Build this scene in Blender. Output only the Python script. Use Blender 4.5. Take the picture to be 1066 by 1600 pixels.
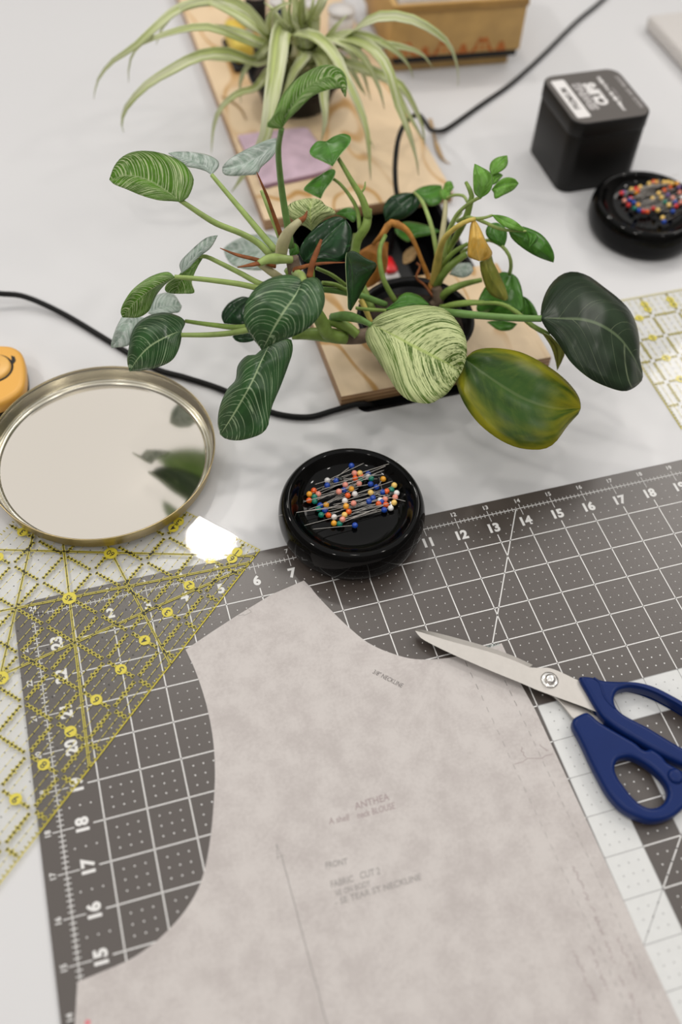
import bpy, bmesh, math, random
from mathutils import Vector, Matrix

# ------------------------------------------------------------------ scene, camera, light
for o in list(bpy.data.objects):
    bpy.data.objects.remove(o)
SC = bpy.context.scene
COL = SC.collection
SC.view_settings.view_transform = 'Standard'
SC.view_settings.look = 'None'
SC.view_settings.gamma = 1.0
SC.view_settings.use_curve_mapping = False
SC.view_settings.exposure = 0.0
random.seed(7)

RIGHT = Vector((0.95917615, -0.28032664, 0.03739094))
DOWN = Vector((-0.20365351, -0.77638495, -0.59644921))
FWD = Vector((0.19623037, 0.56448507, -0.80177943))
EYE = Vector((-0.17341111, -0.28428568, 0.59350135))
FPX = 1565.5713

cam = bpy.data.cameras.new('camera')
cam.sensor_fit = 'HORIZONTAL'
cam.sensor_width = 36.0
cam.lens = FPX / 1066.0 * 36.0
cam.clip_start = 0.02
cam.clip_end = 30
cam.dof.use_dof = True
cam.dof.focus_distance = 0.70
cam.dof.aperture_fstop = 4.8
camo = bpy.data.objects.new('camera', cam)
COL.objects.link(camo)
UP, BACK = -DOWN, -FWD
camo.matrix_world = Matrix(((RIGHT.x, UP.x, BACK.x, EYE.x), (RIGHT.y, UP.y, BACK.y, EYE.y),
                            (RIGHT.z, UP.z, BACK.z, EYE.z), (0, 0, 0, 1)))
SC.camera = camo

world = bpy.data.worlds.new('room_ambient')
SC.world = world
world.use_nodes = True
bg = world.node_tree.nodes['Background']
bg.inputs[0].default_value = (1.0, 0.98, 0.955, 1)
bg.inputs[1].default_value = 0.86


def downlight(name, loc, power, size, color=(1, 0.95, 0.89)):
    l = bpy.data.lights.new(name, 'AREA')
    l.shape = 'DISK'
    l.size = size
    l.energy = power
    l.color = color
    o = bpy.data.objects.new(name, l)
    o.location = loc
    d = Vector((0.05, 0.15, 0)) - Vector(loc)
    o.rotation_euler = d.to_track_quat('-Z', 'Y').to_euler()
    COL.objects.link(o)


downlight('ceiling_or_fill_lamp', (0.03, 1.48, 1.9), 5.5, 0.13)
downlight('ceiling_panel', (1.85, 1.35, 1.9), 11, 0.9)
downlight('ceiling_or_fill_lamp', (-1.60, 1.50, 1.9), 11, 0.16)
for lx, pw in ((-1.6, 4.5), (0.03, 2.5), (1.7, 4.5)):
    downlight('ceiling_or_fill_lamp', (lx, -0.10, 1.9), pw, 0.16)  # unseen fill lamps, added overhead to set the light level
for lx, pw in ((-1.3, 3.5), (1.0, 3.5)):
    downlight('ceiling_or_fill_lamp', (lx, -1.30, 1.9), pw, 0.16)  # unseen lamps added in front to brighten the table before the plant


def at(u, v, z):
    """the place in the room, at height z, behind a measured point of the photograph"""
    d = RIGHT * ((u - 533) / FPX) + DOWN * ((v - 800) / FPX) + FWD
    return EYE + d * ((z - EYE.z) / d.z)


IN = 0.0254


def mp(X, Y, z=0.0):          # a point in the cutting mat's own inches
    return Vector(((X - 10) * IN, (Y - 20) * IN, z))


# ------------------------------------------------------------------ materials
def mat(name):
    m = bpy.data.materials.new(name)
    m.use_nodes = True
    nt = m.node_tree
    return m, nt, nt.nodes['Principled BSDF'], nt.nodes['Material Output']


def plain(name, col, rough=0.5, metal=0.0, spec=0.5, noise=0.0, nscale=40.0, bump=0.0, coat=0.0):
    m, nt, b, out = mat(name)
    b.inputs['Base Color'].default_value = (*col, 1)
    b.inputs['Roughness'].default_value = rough
    b.inputs['Metallic'].default_value = metal
    b.inputs['Specular IOR Level'].default_value = spec
    b.inputs['Coat Weight'].default_value = coat
    if noise or bump:
        tc = nt.nodes.new('ShaderNodeTexCoord')
        n = nt.nodes.new('ShaderNodeTexNoise')
        n.inputs['Scale'].default_value = nscale
        n.inputs['Detail'].default_value = 5
        nt.links.new(tc.outputs['Object'], n.inputs['Vector'])
        if noise:
            r = nt.nodes.new('ShaderNodeValToRGB')
            r.color_ramp.elements[0].position = 0.3
            r.color_ramp.elements[1].position = 0.7
            r.color_ramp.elements[0].color = (*[c * (1 - noise) for c in col], 1)
            r.color_ramp.elements[1].color = (*[min(1, c * (1 + noise)) for c in col], 1)
            nt.links.new(n.outputs['Fac'], r.inputs['Fac'])
            nt.links.new(r.outputs['Color'], b.inputs['Base Color'])
        if bump:
            bp = nt.nodes.new('ShaderNodeBump')
            bp.inputs['Strength'].default_value = bump
            bp.inputs['Distance'].default_value = 0.001
            nt.links.new(n.outputs['Fac'], bp.inputs['Height'])
            nt.links.new(bp.outputs['Normal'], b.inputs['Normal'])
    return m


class NT:
    """tiny node helper"""
    def __init__(self, nt):
        self.nt = nt

    def n(self, t, **kw):
        x = self.nt.nodes.new(t)
        for k, v in kw.items():
            setattr(x, k, v)
        return x

    def link(self, a, b):
        self.nt.links.new(a, b)

    def math(self, op, a, b=None, c=None):
        x = self.nt.nodes.new('ShaderNodeMath')
        x.operation = op
        for i, v in enumerate((a, b, c)):
            if v is None:
                continue
            if isinstance(v, (int, float)):
                x.inputs[i].default_value = v
            else:
                self.nt.links.new(v, x.inputs[i])
        return x.outputs[0]

    def mix(self, f, a, b):
        x = self.nt.nodes.new('ShaderNodeMix')
        x.data_type = 'RGBA'
        for s, v in ((x.inputs[0], f), (x.inputs[6], a), (x.inputs[7], b)):
            if isinstance(v, (int, float)):
                s.default_value = v
            elif isinstance(v, tuple):
                s.default_value = (*v, 1)
            else:
                self.nt.links.new(v, s)
        return x.outputs[2]

    def ramp(self, f, p0, p1):
        x = self.nt.nodes.new('ShaderNodeMapRange')
        x.interpolation_type = 'SMOOTHSTEP'
        x.inputs[1].default_value = p0
        x.inputs[2].default_value = p1
        self.nt.links.new(f, x.inputs[0])
        return x.outputs[0]

    def noise(self, vec, scale, detail=3, rough=0.5):
        x = self.nt.nodes.new('ShaderNodeTexNoise')
        x.inputs['Scale'].default_value = scale
        x.inputs['Detail'].default_value = detail
        x.inputs['Roughness'].default_value = rough
        self.nt.links.new(vec, x.inputs['Vector'])
        return x.outputs['Fac']

    def vec(self, a, b, c):
        x = self.nt.nodes.new('ShaderNodeCombineXYZ')
        for i, v in enumerate((a, b, c)):
            if isinstance(v, (int, float)):
                x.inputs[i].default_value = v
            else:
                self.nt.links.new(v, x.inputs[i])
        return x.outputs[0]


def leaf_mat(name, dark, light, cover=0.55, soft=0.08, freq=26, rough=0.34, edge=None, sweep=0.42, rib=None,
             mott=0.5, transl=0.18, back=None, veins=0, vw=0.32, vstr=0.9, spec=0.28):
    """foliage: streaks of a second colour that follow the side veins"""
    m, nt, b, out = mat(name)
    k = NT(nt)
    uv = k.n('ShaderNodeUVMap')
    sp = k.n('ShaderNodeSeparateXYZ')
    k.link(uv.outputs[0], sp.inputs[0])
    sg = k.math('MULTIPLY_ADD', sp.outputs[0], 2.0, -1.0)
    s = k.math('ABSOLUTE', sg)
    side = k.math('SIGN', sg)
    rnd = k.n('ShaderNodeObjectInfo').outputs['Random']
    aw = k.math('MULTIPLY', k.math('POWER', s, 1.25), sweep)
    q = k.math('DIVIDE', k.math('SUBTRACT', sp.outputs[1], aw), k.math('SUBTRACT', 1.0, aw))
    v1 = k.vec(k.math('MULTIPLY', q, freq), k.math('MULTIPLY_ADD', side, 3.7, k.math('MULTIPLY', s, 1.3)),
               k.math('MULTIPLY', rnd, 31.0))
    streak = k.noise(v1, 1.0, 4, 0.62)
    v2 = k.vec(k.math('MULTIPLY', q, freq * 2.2), k.math('MULTIPLY_ADD', side, 5.1, k.math('MULTIPLY', s, 9.0)),
               k.math('MULTIPLY', rnd, 17.0))
    fine = k.noise(v2, 1.0, 3, 0.6)
    f = k.math('MULTIPLY_ADD', k.math('SUBTRACT', fine, 0.5), mott * 0.5, streak)
    f = k.ramp(f, cover - soft, cover + soft)
    if veins:
        ph = k.math('MULTIPLY_ADD', k.noise(k.vec(k.math('MULTIPLY', q, 9.0), k.math('MULTIPLY', side, 4.3), rnd), 1.0, 2), 3.2,
                    k.math('MULTIPLY_ADD', side, 0.25, k.math('MULTIPLY', q, veins)))
        ln = k.math('ABSOLUTE', k.math('SINE', k.math('MULTIPLY', ph, math.pi)))
        ln = k.math('SUBTRACT', 1.0, k.ramp(ln, vw * 0.4, vw))
        gate = k.ramp(k.noise(k.vec(k.math('MULTIPLY', q, veins * 0.9), k.math('MULTIPLY_ADD', side, 8.1, k.math('MULTIPLY', s, 2.5)), rnd), 1.0, 2), 0.28, 0.55)
        f = k.math('MAXIMUM', f, k.math('MULTIPLY', ln, k.math('MULTIPLY', gate, vstr)))
    low = k.noise(k.vec(sg, sp.outputs[1], rnd), 2.2, 2)
    dk = k.mix(k.ramp(low, 0.3, 0.7), tuple(c * 0.72 for c in dark), tuple(min(1, c * 1.3) for c in dark))
    col = k.mix(f, dk, light)
    ribf = k.math('SUBTRACT', 1.0, k.ramp(s, 0.012, 0.05))
    col = k.mix(k.math('MULTIPLY', ribf, 0.75), col, rib or tuple(0.5 * a + 0.5 * c for a, c in zip(light, dark)))
    if edge:
        e = k.math('MAXIMUM', k.ramp(s, 0.45, 1.0), k.ramp(sp.outputs[1], 0.62, 1.0))
        e = k.math('MULTIPLY', e, k.ramp(k.noise(k.vec(sg, sp.outputs[1], 3.3), 3.0, 3), 0.25, 0.62))
        col = k.mix(e, col, edge)
    if back:
        geo = k.n('ShaderNodeNewGeometry')
        col = k.mix(k.math('MULTIPLY', geo.outputs['Backfacing'], 0.8), col, back)
    k.link(col, b.inputs['Base Color'])
    b.inputs['Roughness'].default_value = rough
    b.inputs['Specular IOR Level'].default_value = spec
    bp = k.n('ShaderNodeBump')
    bp.inputs['Strength'].default_value = 0.35
    bp.inputs['Distance'].default_value = 0.0012
    k.link(k.noise(k.vec(k.math('MULTIPLY', q, freq * 0.55), k.math('MULTIPLY', side, 2.0), 0.0), 1.0, 1), bp.inputs['Height'])
    k.link(bp.outputs[0], b.inputs['Normal'])
    tr = k.n('ShaderNodeBsdfTranslucent')
    k.link(col, tr.inputs[0])
    mx = k.n('ShaderNodeMixShader')
    mx.inputs[0].default_value = transl
    k.link(b.outputs[0], mx.inputs[1])
    k.link(tr.outputs[0], mx.inputs[2])
    k.link(mx.outputs[0], out.inputs[0])
    return m


def wood_mat(name, base, line, scale=1.0, ply=True, across=False):
    m, nt, b, out = mat(name)
    k = NT(nt)
    tc = k.n('ShaderNodeTexCoord')
    sp = k.n('ShaderNodeSeparateXYZ')
    k.link(tc.outputs['Object'], sp.inputs[0])
    x, y, z = sp.outputs
    if across:
        x, y = y, x
    warp = k.noise(k.vec(k.math('MULTIPLY', x, 9.0), k.math('MULTIPLY', y, 3.4), 1.0), scale, 2)
    rings = k.math('SINE', k.math('MULTIPLY', k.math('MULTIPLY_ADD', warp, 0.9, k.math('MULTIPLY', x, 1.2)), 58.0 * scale))
    rings = k.ramp(rings, 0.80, 1.0)
    breakup = k.ramp(k.noise(k.vec(k.math('MULTIPLY', x, 14.0), k.math('MULTIPLY', y, 6.0), 4.0), scale, 3), 0.36, 0.56)
    fibre = k.noise(k.vec(k.math('MULTIPLY', x, 420.0), k.math('MULTIPLY', y, 14.0), 0.0), scale, 3)
    col = k.mix(k.math('MULTIPLY', rings, k.math('MULTIPLY', breakup, 0.95)), base, line)
    col = k.mix(k.math('MULTIPLY', fibre, 0.28), col, tuple(c * 0.78 for c in base))
    if ply:
        geo = k.n('ShaderNodeNewGeometry')
        gs = k.n('ShaderNodeSeparateXYZ')
        k.link(geo.outputs['True Normal'], gs.inputs[0])
        sidef = k.math('SUBTRACT', 1.0, k.math('ABSOLUTE', gs.outputs[2]))
        lay = k.ramp(k.math('SINE', k.math('MULTIPLY', z, 2 * math.pi / 0.004)), -0.2, 0.2)
        lc = k.mix(lay, (0.30, 0.16, 0.075), (0.50, 0.31, 0.16))
        col = k.mix(k.ramp(sidef, 0.4, 0.6), col, lc)
    k.link(col, b.inputs['Base Color'])
    b.inputs['Roughness'].default_value = 0.5
    return m


def paper_mat(name, col, dark, thru=0.1):
    m, nt, b, out = mat(name)
    k = NT(nt)
    tc = k.n('ShaderNodeTexCoord')
    a = k.noise(tc.outputs['Object'], 55, 6, 0.7)
    c = k.noise(tc.outputs['Object'], 420, 4, 0.7)
    d = k.noise(tc.outputs['Object'], 14, 3, 0.6)
    f = k.math('ADD', k.math('MULTIPLY', a, 0.5), k.math('MULTIPLY_ADD', c, 0.3, k.math('MULTIPLY', d, 0.2)))
    cl = k.mix(k.ramp(f, 0.36, 0.60), dark, col)
    k.link(cl, b.inputs['Base Color'])
    b.inputs['Roughness'].default_value = 0.75
    b.inputs['Specular IOR Level'].default_value = 0.2
    t = k.n('ShaderNodeBsdfTransparent')
    mx = k.n('ShaderNodeMixShader')
    mx.inputs[0].default_value = thru
    k.link(b.outputs[0], mx.inputs[1])
    k.link(t.outputs[0], mx.inputs[2])
    k.link(mx.outputs[0], out.inputs[0])
    return m


def acrylic_mat(name):
    m, nt, b, out = mat(name)
    nt.nodes.remove(b)
    k = NT(nt)
    t = k.n('ShaderNodeBsdfTransparent')
    t.inputs[0].default_value = (0.990, 0.992, 0.985, 1)
    g = k.n('ShaderNodeBsdfGlossy')
    g.inputs['Roughness'].default_value = 0.03
    fr = k.n('ShaderNodeFresnel')
    fr.inputs[0].default_value = 1.49
    geo = k.n('ShaderNodeNewGeometry')
    f = k.math('MULTIPLY', fr.outputs[0], k.math('SUBTRACT', 1.0, geo.outputs['Backfacing']))
    mx = k.n('ShaderNodeMixShader')
    k.link(f, mx.inputs[0])
    k.link(t.outputs[0], mx.inputs[1])
    k.link(g.outputs[0], mx.inputs[2])
    k.link(mx.outputs[0], out.inputs[0])
    return m


M = {}
M['table'] = plain('white_laminate', (0.640, 0.640, 0.650), 0.34, noise=0.012, nscale=3)
M['tray'] = plain('black_tray_plastic', (0.006, 0.006, 0.007), 0.6, spec=0.2)
M['floor'] = plain('concrete_floor', (0.30, 0.29, 0.28), 0.6, noise=0.1, nscale=4)
M['wall'] = plain('added_dark_wall', (0.34, 0.325, 0.31), 0.8, noise=0.05, nscale=3)  # dark tone of the added walls, for reflections and light level
M['steel_leg'] = plain('painted_steel', (0.7, 0.7, 0.7), 0.4, metal=0.3)
M['mat'] = plain('grey_mat_vinyl', (0.066, 0.053, 0.046), 0.33, noise=0.03, nscale=900, bump=0.05, spec=0.85)
M['mat_print'] = plain('white_mat_print', (0.74, 0.735, 0.725), 0.5)
M['mat_white'] = plain('pale_mat_print', (0.66, 0.67, 0.665), 0.5, noise=0.02, nscale=200)
M['mat_grey'] = plain('grey_mat_print', (0.36, 0.36, 0.36), 0.5)
M['acrylic'] = acrylic_mat('clear_acrylic')
M['yellow_ink'] = plain('yellow_ink', (0.66, 0.56, 0.04), 0.5)
M['black_ink'] = plain('black_ink', (0.03, 0.028, 0.02), 0.5)
M['gold_tin'] = plain('gold_tin', (0.62, 0.50, 0.27), 0.30, metal=1.0, noise=0.05, nscale=60)
M['tin_mirror'] = plain('champagne_tin', (0.785, 0.732, 0.655), 0.075, metal=1.0)
M['tin_wall'] = plain('champagne_tin_wall', (0.60, 0.57, 0.48), 0.22, metal=1.0)
M['gloss_black'] = plain('glossy_black_plastic', (0.002, 0.002, 0.002), 0.06, spec=0.16)
M['black_cord'] = plain('black_cord_rubber', (0.006, 0.006, 0.006), 0.42, spec=0.2)
M['black_pot'] = plain('black_pot_plastic', (0.004, 0.004, 0.005), 0.33, spec=0.2)
M['soil'] = plain('potting_soil', (0.035, 0.022, 0.014), 0.9, noise=0.5, nscale=300, bump=1.0)
M['steel'] = plain('brushed_steel', (0.52, 0.495, 0.465), 0.46, metal=1.0, noise=0.03, nscale=200)
M['bright_steel'] = plain('polished_steel', (0.88, 0.86, 0.83), 0.15, metal=1.0)
M['blue_plastic'] = plain('navy_blue_plastic', (0.004, 0.019, 0.110), 0.34, noise=0.03, nscale=60, spec=0.2)
M['tin_black'] = plain('matte_black_tin', (0.006, 0.0055, 0.005), 0.42, spec=0.25)
M['tin_top_sheen'] = plain('black_tin_painted_sheen', (0.095, 0.085, 0.078), 0.5, spec=0.5)  # black tin with the ceiling's reflection put into a lighter colour
M['white_print'] = plain('white_print', (0.75, 0.73, 0.72), 0.5)
M['grey_print'] = plain('grey_print', (0.42, 0.40, 0.395), 0.5)
M['paper'] = paper_mat('tissue_pattern_paper', (0.612, 0.576, 0.558), (0.505, 0.466, 0.452), 0.07)
M['pencil'] = plain('pencil_marks', (0.32, 0.30, 0.29), 0.7)
M['pencil_dark'] = plain('dark_pencil_marks', (0.15, 0.135, 0.13), 0.7)
M['pencil_mauve'] = plain('mauve_pencil_marks', (0.35, 0.285, 0.285), 0.7)
M['pink_mark'] = plain('pink_chalk_mark', (0.65, 0.22, 0.25), 0.7)
M['teal_mark'] = plain('teal_chalk_mark', (0.38, 0.48, 0.46), 0.7)
M['board'] = wood_mat('birch_plywood', (0.78, 0.60, 0.39), (0.52, 0.26, 0.045))
M['box_wood'] = plain('painted_tan_wood', (0.50, 0.31, 0.105), 0.55, noise=0.12, nscale=45)
M['box_dark'] = plain('ochre_wood', (0.36, 0.20, 0.05), 0.5, noise=0.15, nscale=40)
M['orange_print'] = plain('orange_stencil', (0.46, 0.13, 0.02), 0.6, noise=0.2, nscale=150)
M['slab_wood'] = plain('honey_wood', (0.42, 0.26, 0.085), 0.45, noise=0.15, nscale=50)
M['black_matte'] = plain('matte_black', (0.006, 0.006, 0.006), 0.6)
M['white_plastic'] = plain('white_plastic', (0.60, 0.575, 0.555), 0.5)
M['cream_paper'] = plain('cream_paper', (0.74, 0.72, 0.70), 0.8, noise=0.1, nscale=60)
M['yellow_plastic'] = plain('amber_yellow_plastic', (0.78, 0.41, 0.075), 0.38)
M['yellow_disc'] = plain('pale_amber_plastic', (0.80, 0.46, 0.12), 0.35)
M['mauve'] = plain('mauve_fabric', (0.66, 0.49, 0.60), 0.85, noise=0.08, nscale=90, bump=0.2)
M['mauve_edge'] = plain('deep_mauve_fabric', (0.30, 0.16, 0.25), 0.85)
M['red_plastic'] = plain('red_switch', (0.65, 0.012, 0.016), 0.25)
M['case_yellow'] = plain('lemon_plastic', (0.72, 0.55, 0.09), 0.5)
M['case_orange'] = plain('orange_plastic', (0.80, 0.20, 0.015), 0.4)
M['navy_thread'] = plain('navy_thread', (0.010, 0.018, 0.07), 0.8, bump=0.3, nscale=900)
M['red_thread'] = plain('red_thread', (0.60, 0.035, 0.035), 0.8, bump=0.3, nscale=900)
M['white_thread'] = plain('white_thread', (0.78, 0.76, 0.74), 0.8, bump=0.3, nscale=900)
M['black_thread'] = plain('black_thread', (0.012, 0.012, 0.012), 0.8, bump=0.3, nscale=900)

CREAM = (0.60, 0.70, 0.36)
M['striped'] = leaf_mat('striped_leaf', (0.095, 0.235, 0.022), (0.64, 0.73, 0.42), cover=0.66, freq=30, rough=0.42, sweep=0.5, veins=23, vw=0.50, transl=0.25)
M['striped_backlit'] = leaf_mat('backlit_striped_leaf', (0.115, 0.275, 0.022), (0.68, 0.76, 0.46), cover=0.62, freq=34, rough=0.42, sweep=0.5, veins=21, vw=0.58,  # striped leaf again, light from behind put into paler, more translucent colour
                               transl=0.5, spec=0.2)
M['striped_dark'] = leaf_mat('dark_striped_leaf', (0.024, 0.078, 0.020), (0.42, 0.55, 0.33), cover=0.70, soft=0.09, freq=24, sweep=0.5,
                             rough=0.33, rib=(0.40, 0.52, 0.28), transl=0.1, veins=15, vw=0.30, vstr=0.62, spec=0.42)
M['striped_light'] = leaf_mat('pale_striped_leaf', (0.085, 0.155, 0.018), (0.62, 0.69, 0.34), cover=0.49, soft=0.10, freq=30,
                              rough=0.45, rib=(0.44, 0.55, 0.16), mott=1.1, sweep=0.55, veins=15, vw=0.5, vstr=1.0)
M['silver'] = leaf_mat('silvery_leaf', (0.26, 0.34, 0.28), (0.56, 0.62, 0.58), cover=0.52, soft=0.16, freq=14, rough=0.36)
M['deep'] = leaf_mat('deep_green_leaf', (0.008, 0.036, 0.010), (0.016, 0.070, 0.018), cover=0.6, freq=8, rough=0.24,
                     rib=(0.03, 0.09, 0.02), transl=0.06)
M['vein_dark'] = leaf_mat('dark_veined_leaf', (0.019, 0.034, 0.017), (0.24, 0.29, 0.17), cover=0.80, soft=0.07, freq=13,
                          rough=0.32, rib=(0.12, 0.165, 0.085), transl=0.05, mott=0.15, sweep=0.6, veins=8, vw=0.10, vstr=0.5, spec=0.22)
M['ageing'] = leaf_mat('yellowing_leaf', (0.026, 0.066, 0.009), (0.062, 0.110, 0.016), cover=0.6, soft=0.2, freq=9, rough=0.33,
                       edge=(0.30, 0.28, 0.015), rib=(0.09, 0.14, 0.045), transl=0.1, spec=0.18)
M['fresh'] = leaf_mat('fresh_green_leaf', (0.13, 0.32, 0.035), (0.20, 0.40, 0.085), cover=0.55, soft=0.2, freq=7, rough=0.33,
                      rib=(0.17, 0.34, 0.09), transl=0.2)
M['mid'] = leaf_mat('mid_green_leaf', (0.050, 0.165, 0.016), (0.085, 0.225, 0.035), cover=0.55, soft=0.2, freq=7, rough=0.3,
                    rib=(0.09, 0.22, 0.05), transl=0.12)
M['olive'] = leaf_mat('olive_leaf', (0.17, 0.20, 0.035), (0.30, 0.29, 0.05), cover=0.5, soft=0.25, freq=5, rough=0.4, transl=0.2)
M['yellow_leaf'] = leaf_mat('yellow_leaf', (0.74, 0.43, 0.06), (0.80, 0.56, 0.16), cover=0.5, soft=0.25, freq=4, rough=0.45, transl=0.25)
M['dead_leaf'] = leaf_mat('dried_orange_leaf', (0.36, 0.135, 0.018), (0.50, 0.23, 0.06), cover=0.5, soft=0.25, freq=6, rough=0.55)
M['tan_leaf'] = leaf_mat('dried_tan_leaf', (0.40, 0.24, 0.10), (0.52, 0.36, 0.18), cover=0.5, soft=0.25, freq=6, rough=0.7)
M['spider'] = leaf_mat('spider_leaf', (0.44, 0.51, 0.18), (0.76, 0.78, 0.56), cover=0.52, soft=0.15, freq=3, rough=0.4,
                       rib=(0.56, 0.60, 0.36), transl=0.25)
M['leaf_rim'] = plain('pale_leaf_margin', (0.42, 0.52, 0.26), 0.45)
M['stem'] = plain('green_stem', (0.20, 0.295, 0.065), 0.38, noise=0.2, nscale=120, spec=0.25)
M['stem_pale'] = plain('pale_green_stem', (0.30, 0.40, 0.125), 0.38, noise=0.15, nscale=120, spec=0.25)
M['stem_mid'] = plain('leek_green_stem', (0.14, 0.26, 0.07), 0.33, noise=0.15, nscale=120, spec=0.25)
M['stem_yellow'] = plain('yellow_stem', (0.58, 0.46, 0.115), 0.45, noise=0.15, nscale=120, spec=0.25)
M['stem_brown'] = plain('brown_sheath', (0.24, 0.080, 0.026), 0.6, noise=0.35, nscale=160, spec=0.25)
M['stem_orange'] = plain('dried_stalk', (0.43, 0.19, 0.040), 0.55, noise=0.3, nscale=130, spec=0.25)
M['stem_cream'] = plain('cream_sheath', (0.46, 0.43, 0.25), 0.45, noise=0.15, nscale=130, spec=0.25)
M['bark'] = plain('grey_brown_node', (0.15, 0.105, 0.07), 0.7, noise=0.3, nscale=200)

# ------------------------------------------------------------------ mesh helpers


def link(o, parent=None):
    COL.objects.link(o)
    if parent:
        o.parent = parent
    return o


def mesh_obj(name, verts, faces, m, parent=None, smooth=True, uvs=None):
    me = bpy.data.meshes.new(name)
    me.from_pydata([tuple(v) for v in verts], [], faces)
    if uvs:
        ul = me.uv_layers.new(name='UVMap')
        for lp in me.loops:
            ul.data[lp.index].uv = uvs[lp.vertex_index]
    if smooth:
        me.polygons.foreach_set('use_smooth', [True] * len(me.polygons))
    me.update()
    o = bpy.data.objects.new(name, me)
    if m:
        me.materials.append(m)
    return link(o, parent)


def tag(o, label=None, cat=None, group=None, kind=None):
    for k, v in (('label', label), ('category', cat), ('group', group), ('kind', kind)):
        if v:
            o[k] = v
    return o


def empty(name, loc, label, cat, group=None, rz=0.0):
    o = bpy.data.objects.new(name, None)
    o.location = loc
    o.rotation_euler = (0, 0, rz)
    o.empty_display_size = 0.02
    link(o)
    return tag(o, label, cat, group)


def attach(o, parent):
    """parent with both given in room coordinates"""
    o.parent = parent
    o.matrix_parent_inverse = parent_matrix(parent).inverted()
    return o


def parent_matrix(p):
    m = Matrix.LocRotScale(p.location, p.rotation_euler, p.scale)
    return (parent_matrix(p.parent) @ p.matrix_parent_inverse @ m) if p.parent else m


def catmull(pts, n):
    """n+1 points evenly along a Catmull-Rom curve through pts (any dimension)"""
    P = [Vector(p) for p in pts]
    if len(P) == 2:
        return [P[0].lerp(P[1], i / n) for i in range(n + 1)]
    dense = []
    for i in range(len(P) - 1):
        p0 = P[i - 1] if i > 0 else P[i] * 2 - P[i + 1]
        p1, p2 = P[i], P[i + 1]
        p3 = P[i + 2] if i + 2 < len(P) else P[i + 1] * 2 - P[i]
        for j in range(12):
            t = j / 12
            dense.append(0.5 * ((2 * p1) + (p2 - p0) * t + (2 * p0 - 5 * p1 + 4 * p2 - p3) * t * t +
                                (3 * p1 - p0 - 3 * p2 + p3) * t ** 3))
    dense.append(P[-1])
    L = [0.0]
    for a, b in zip(dense, dense[1:]):
        L.append(L[-1] + (b - a).length)
    out, j = [], 0
    for i in range(n + 1):
        d = L[-1] * i / n
        while j < len(L) - 2 and L[j + 1] < d:
            j += 1
        seg = L[j + 1] - L[j] or 1e-9
        out.append(dense[j].lerp(dense[j + 1], min(1, max(0, (d - L[j]) / seg))))
    return out


def tube(name, pts, radii, m, parent=None, n=20, sides=8, flat=1.0):
    """swept round stalk; radii is one number or one per control point"""
    if isinstance(radii, (int, float)):
        radii = [radii] * len(pts)
    C = catmull(pts, n)
    Rr = []
    for i in range(n + 1):
        t = i / n * (len(radii) - 1)
        a = min(int(t), len(radii) - 2)
        Rr.append(radii[a] + (radii[a + 1] - radii[a]) * (t - a))
    verts, faces = [], []
    ref = None
    for i, p in enumerate(C):
        t = (C[min(i + 1, n)] - C[max(i - 1, 0)]).normalized()
        if ref is None:
            ref = t.orthogonal().normalized() if abs(t.z) > 0.95 else t.cross(Vector((0, 0, 1))).normalized()
        ref = (ref - t * ref.dot(t)).normalized()
        b = t.cross(ref)
        for s in range(sides):
            a = 2 * math.pi * s / sides
            verts.append(p + (ref * math.cos(a) + b * math.sin(a) * flat) * Rr[i])
    for i in range(n):
        for s in range(sides):
            s2 = (s + 1) % sides
            faces.append((i * sides + s, i * sides + s2, (i + 1) * sides + s2, (i + 1) * sides + s))
    faces.append(tuple(range(sides - 1, -1, -1)))
    faces.append(tuple(n * sides + s for s in range(sides)))
    o = mesh_obj(name, verts, faces, m)
    if parent:
        attach(o, parent)
    return o


def lathe(name, prof, m, parent=None, seg=64, center=(0, 0, 0), closed=False):
    verts, faces = [], []
    rows = []
    for r, z in prof:
        if r < 1e-6:
            rows.append([len(verts)])
            verts.append((center[0], center[1], center[2] + z))
        else:
            rows.append(list(range(len(verts), len(verts) + seg)))
            for s in range(seg):
                a = 2 * math.pi * s / seg
                verts.append((center[0] + r * math.cos(a), center[1] + r * math.sin(a), center[2] + z))
    pairs = list(zip(rows, rows[1:])) + ([(rows[-1], rows[0])] if closed else [])
    for A, B in pairs:
        for s in range(seg):
            s2 = (s + 1) % seg
            if len(A) == 1 and len(B) == 1:
                continue
            if len(A) == 1:
                faces.append((A[0], B[s2], B[s]))
            elif len(B) == 1:
                faces.append((A[s], A[s2], B[0]))
            else:
                faces.append((A[s], A[s2], B[s2], B[s]))
    return mesh_obj(name, verts, faces, m, parent)


def smooth_prof(ctrl, n):
    return [(p[0], p[1]) for p in catmull([(a, b, 0) for a, b in ctrl], n)]


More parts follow.
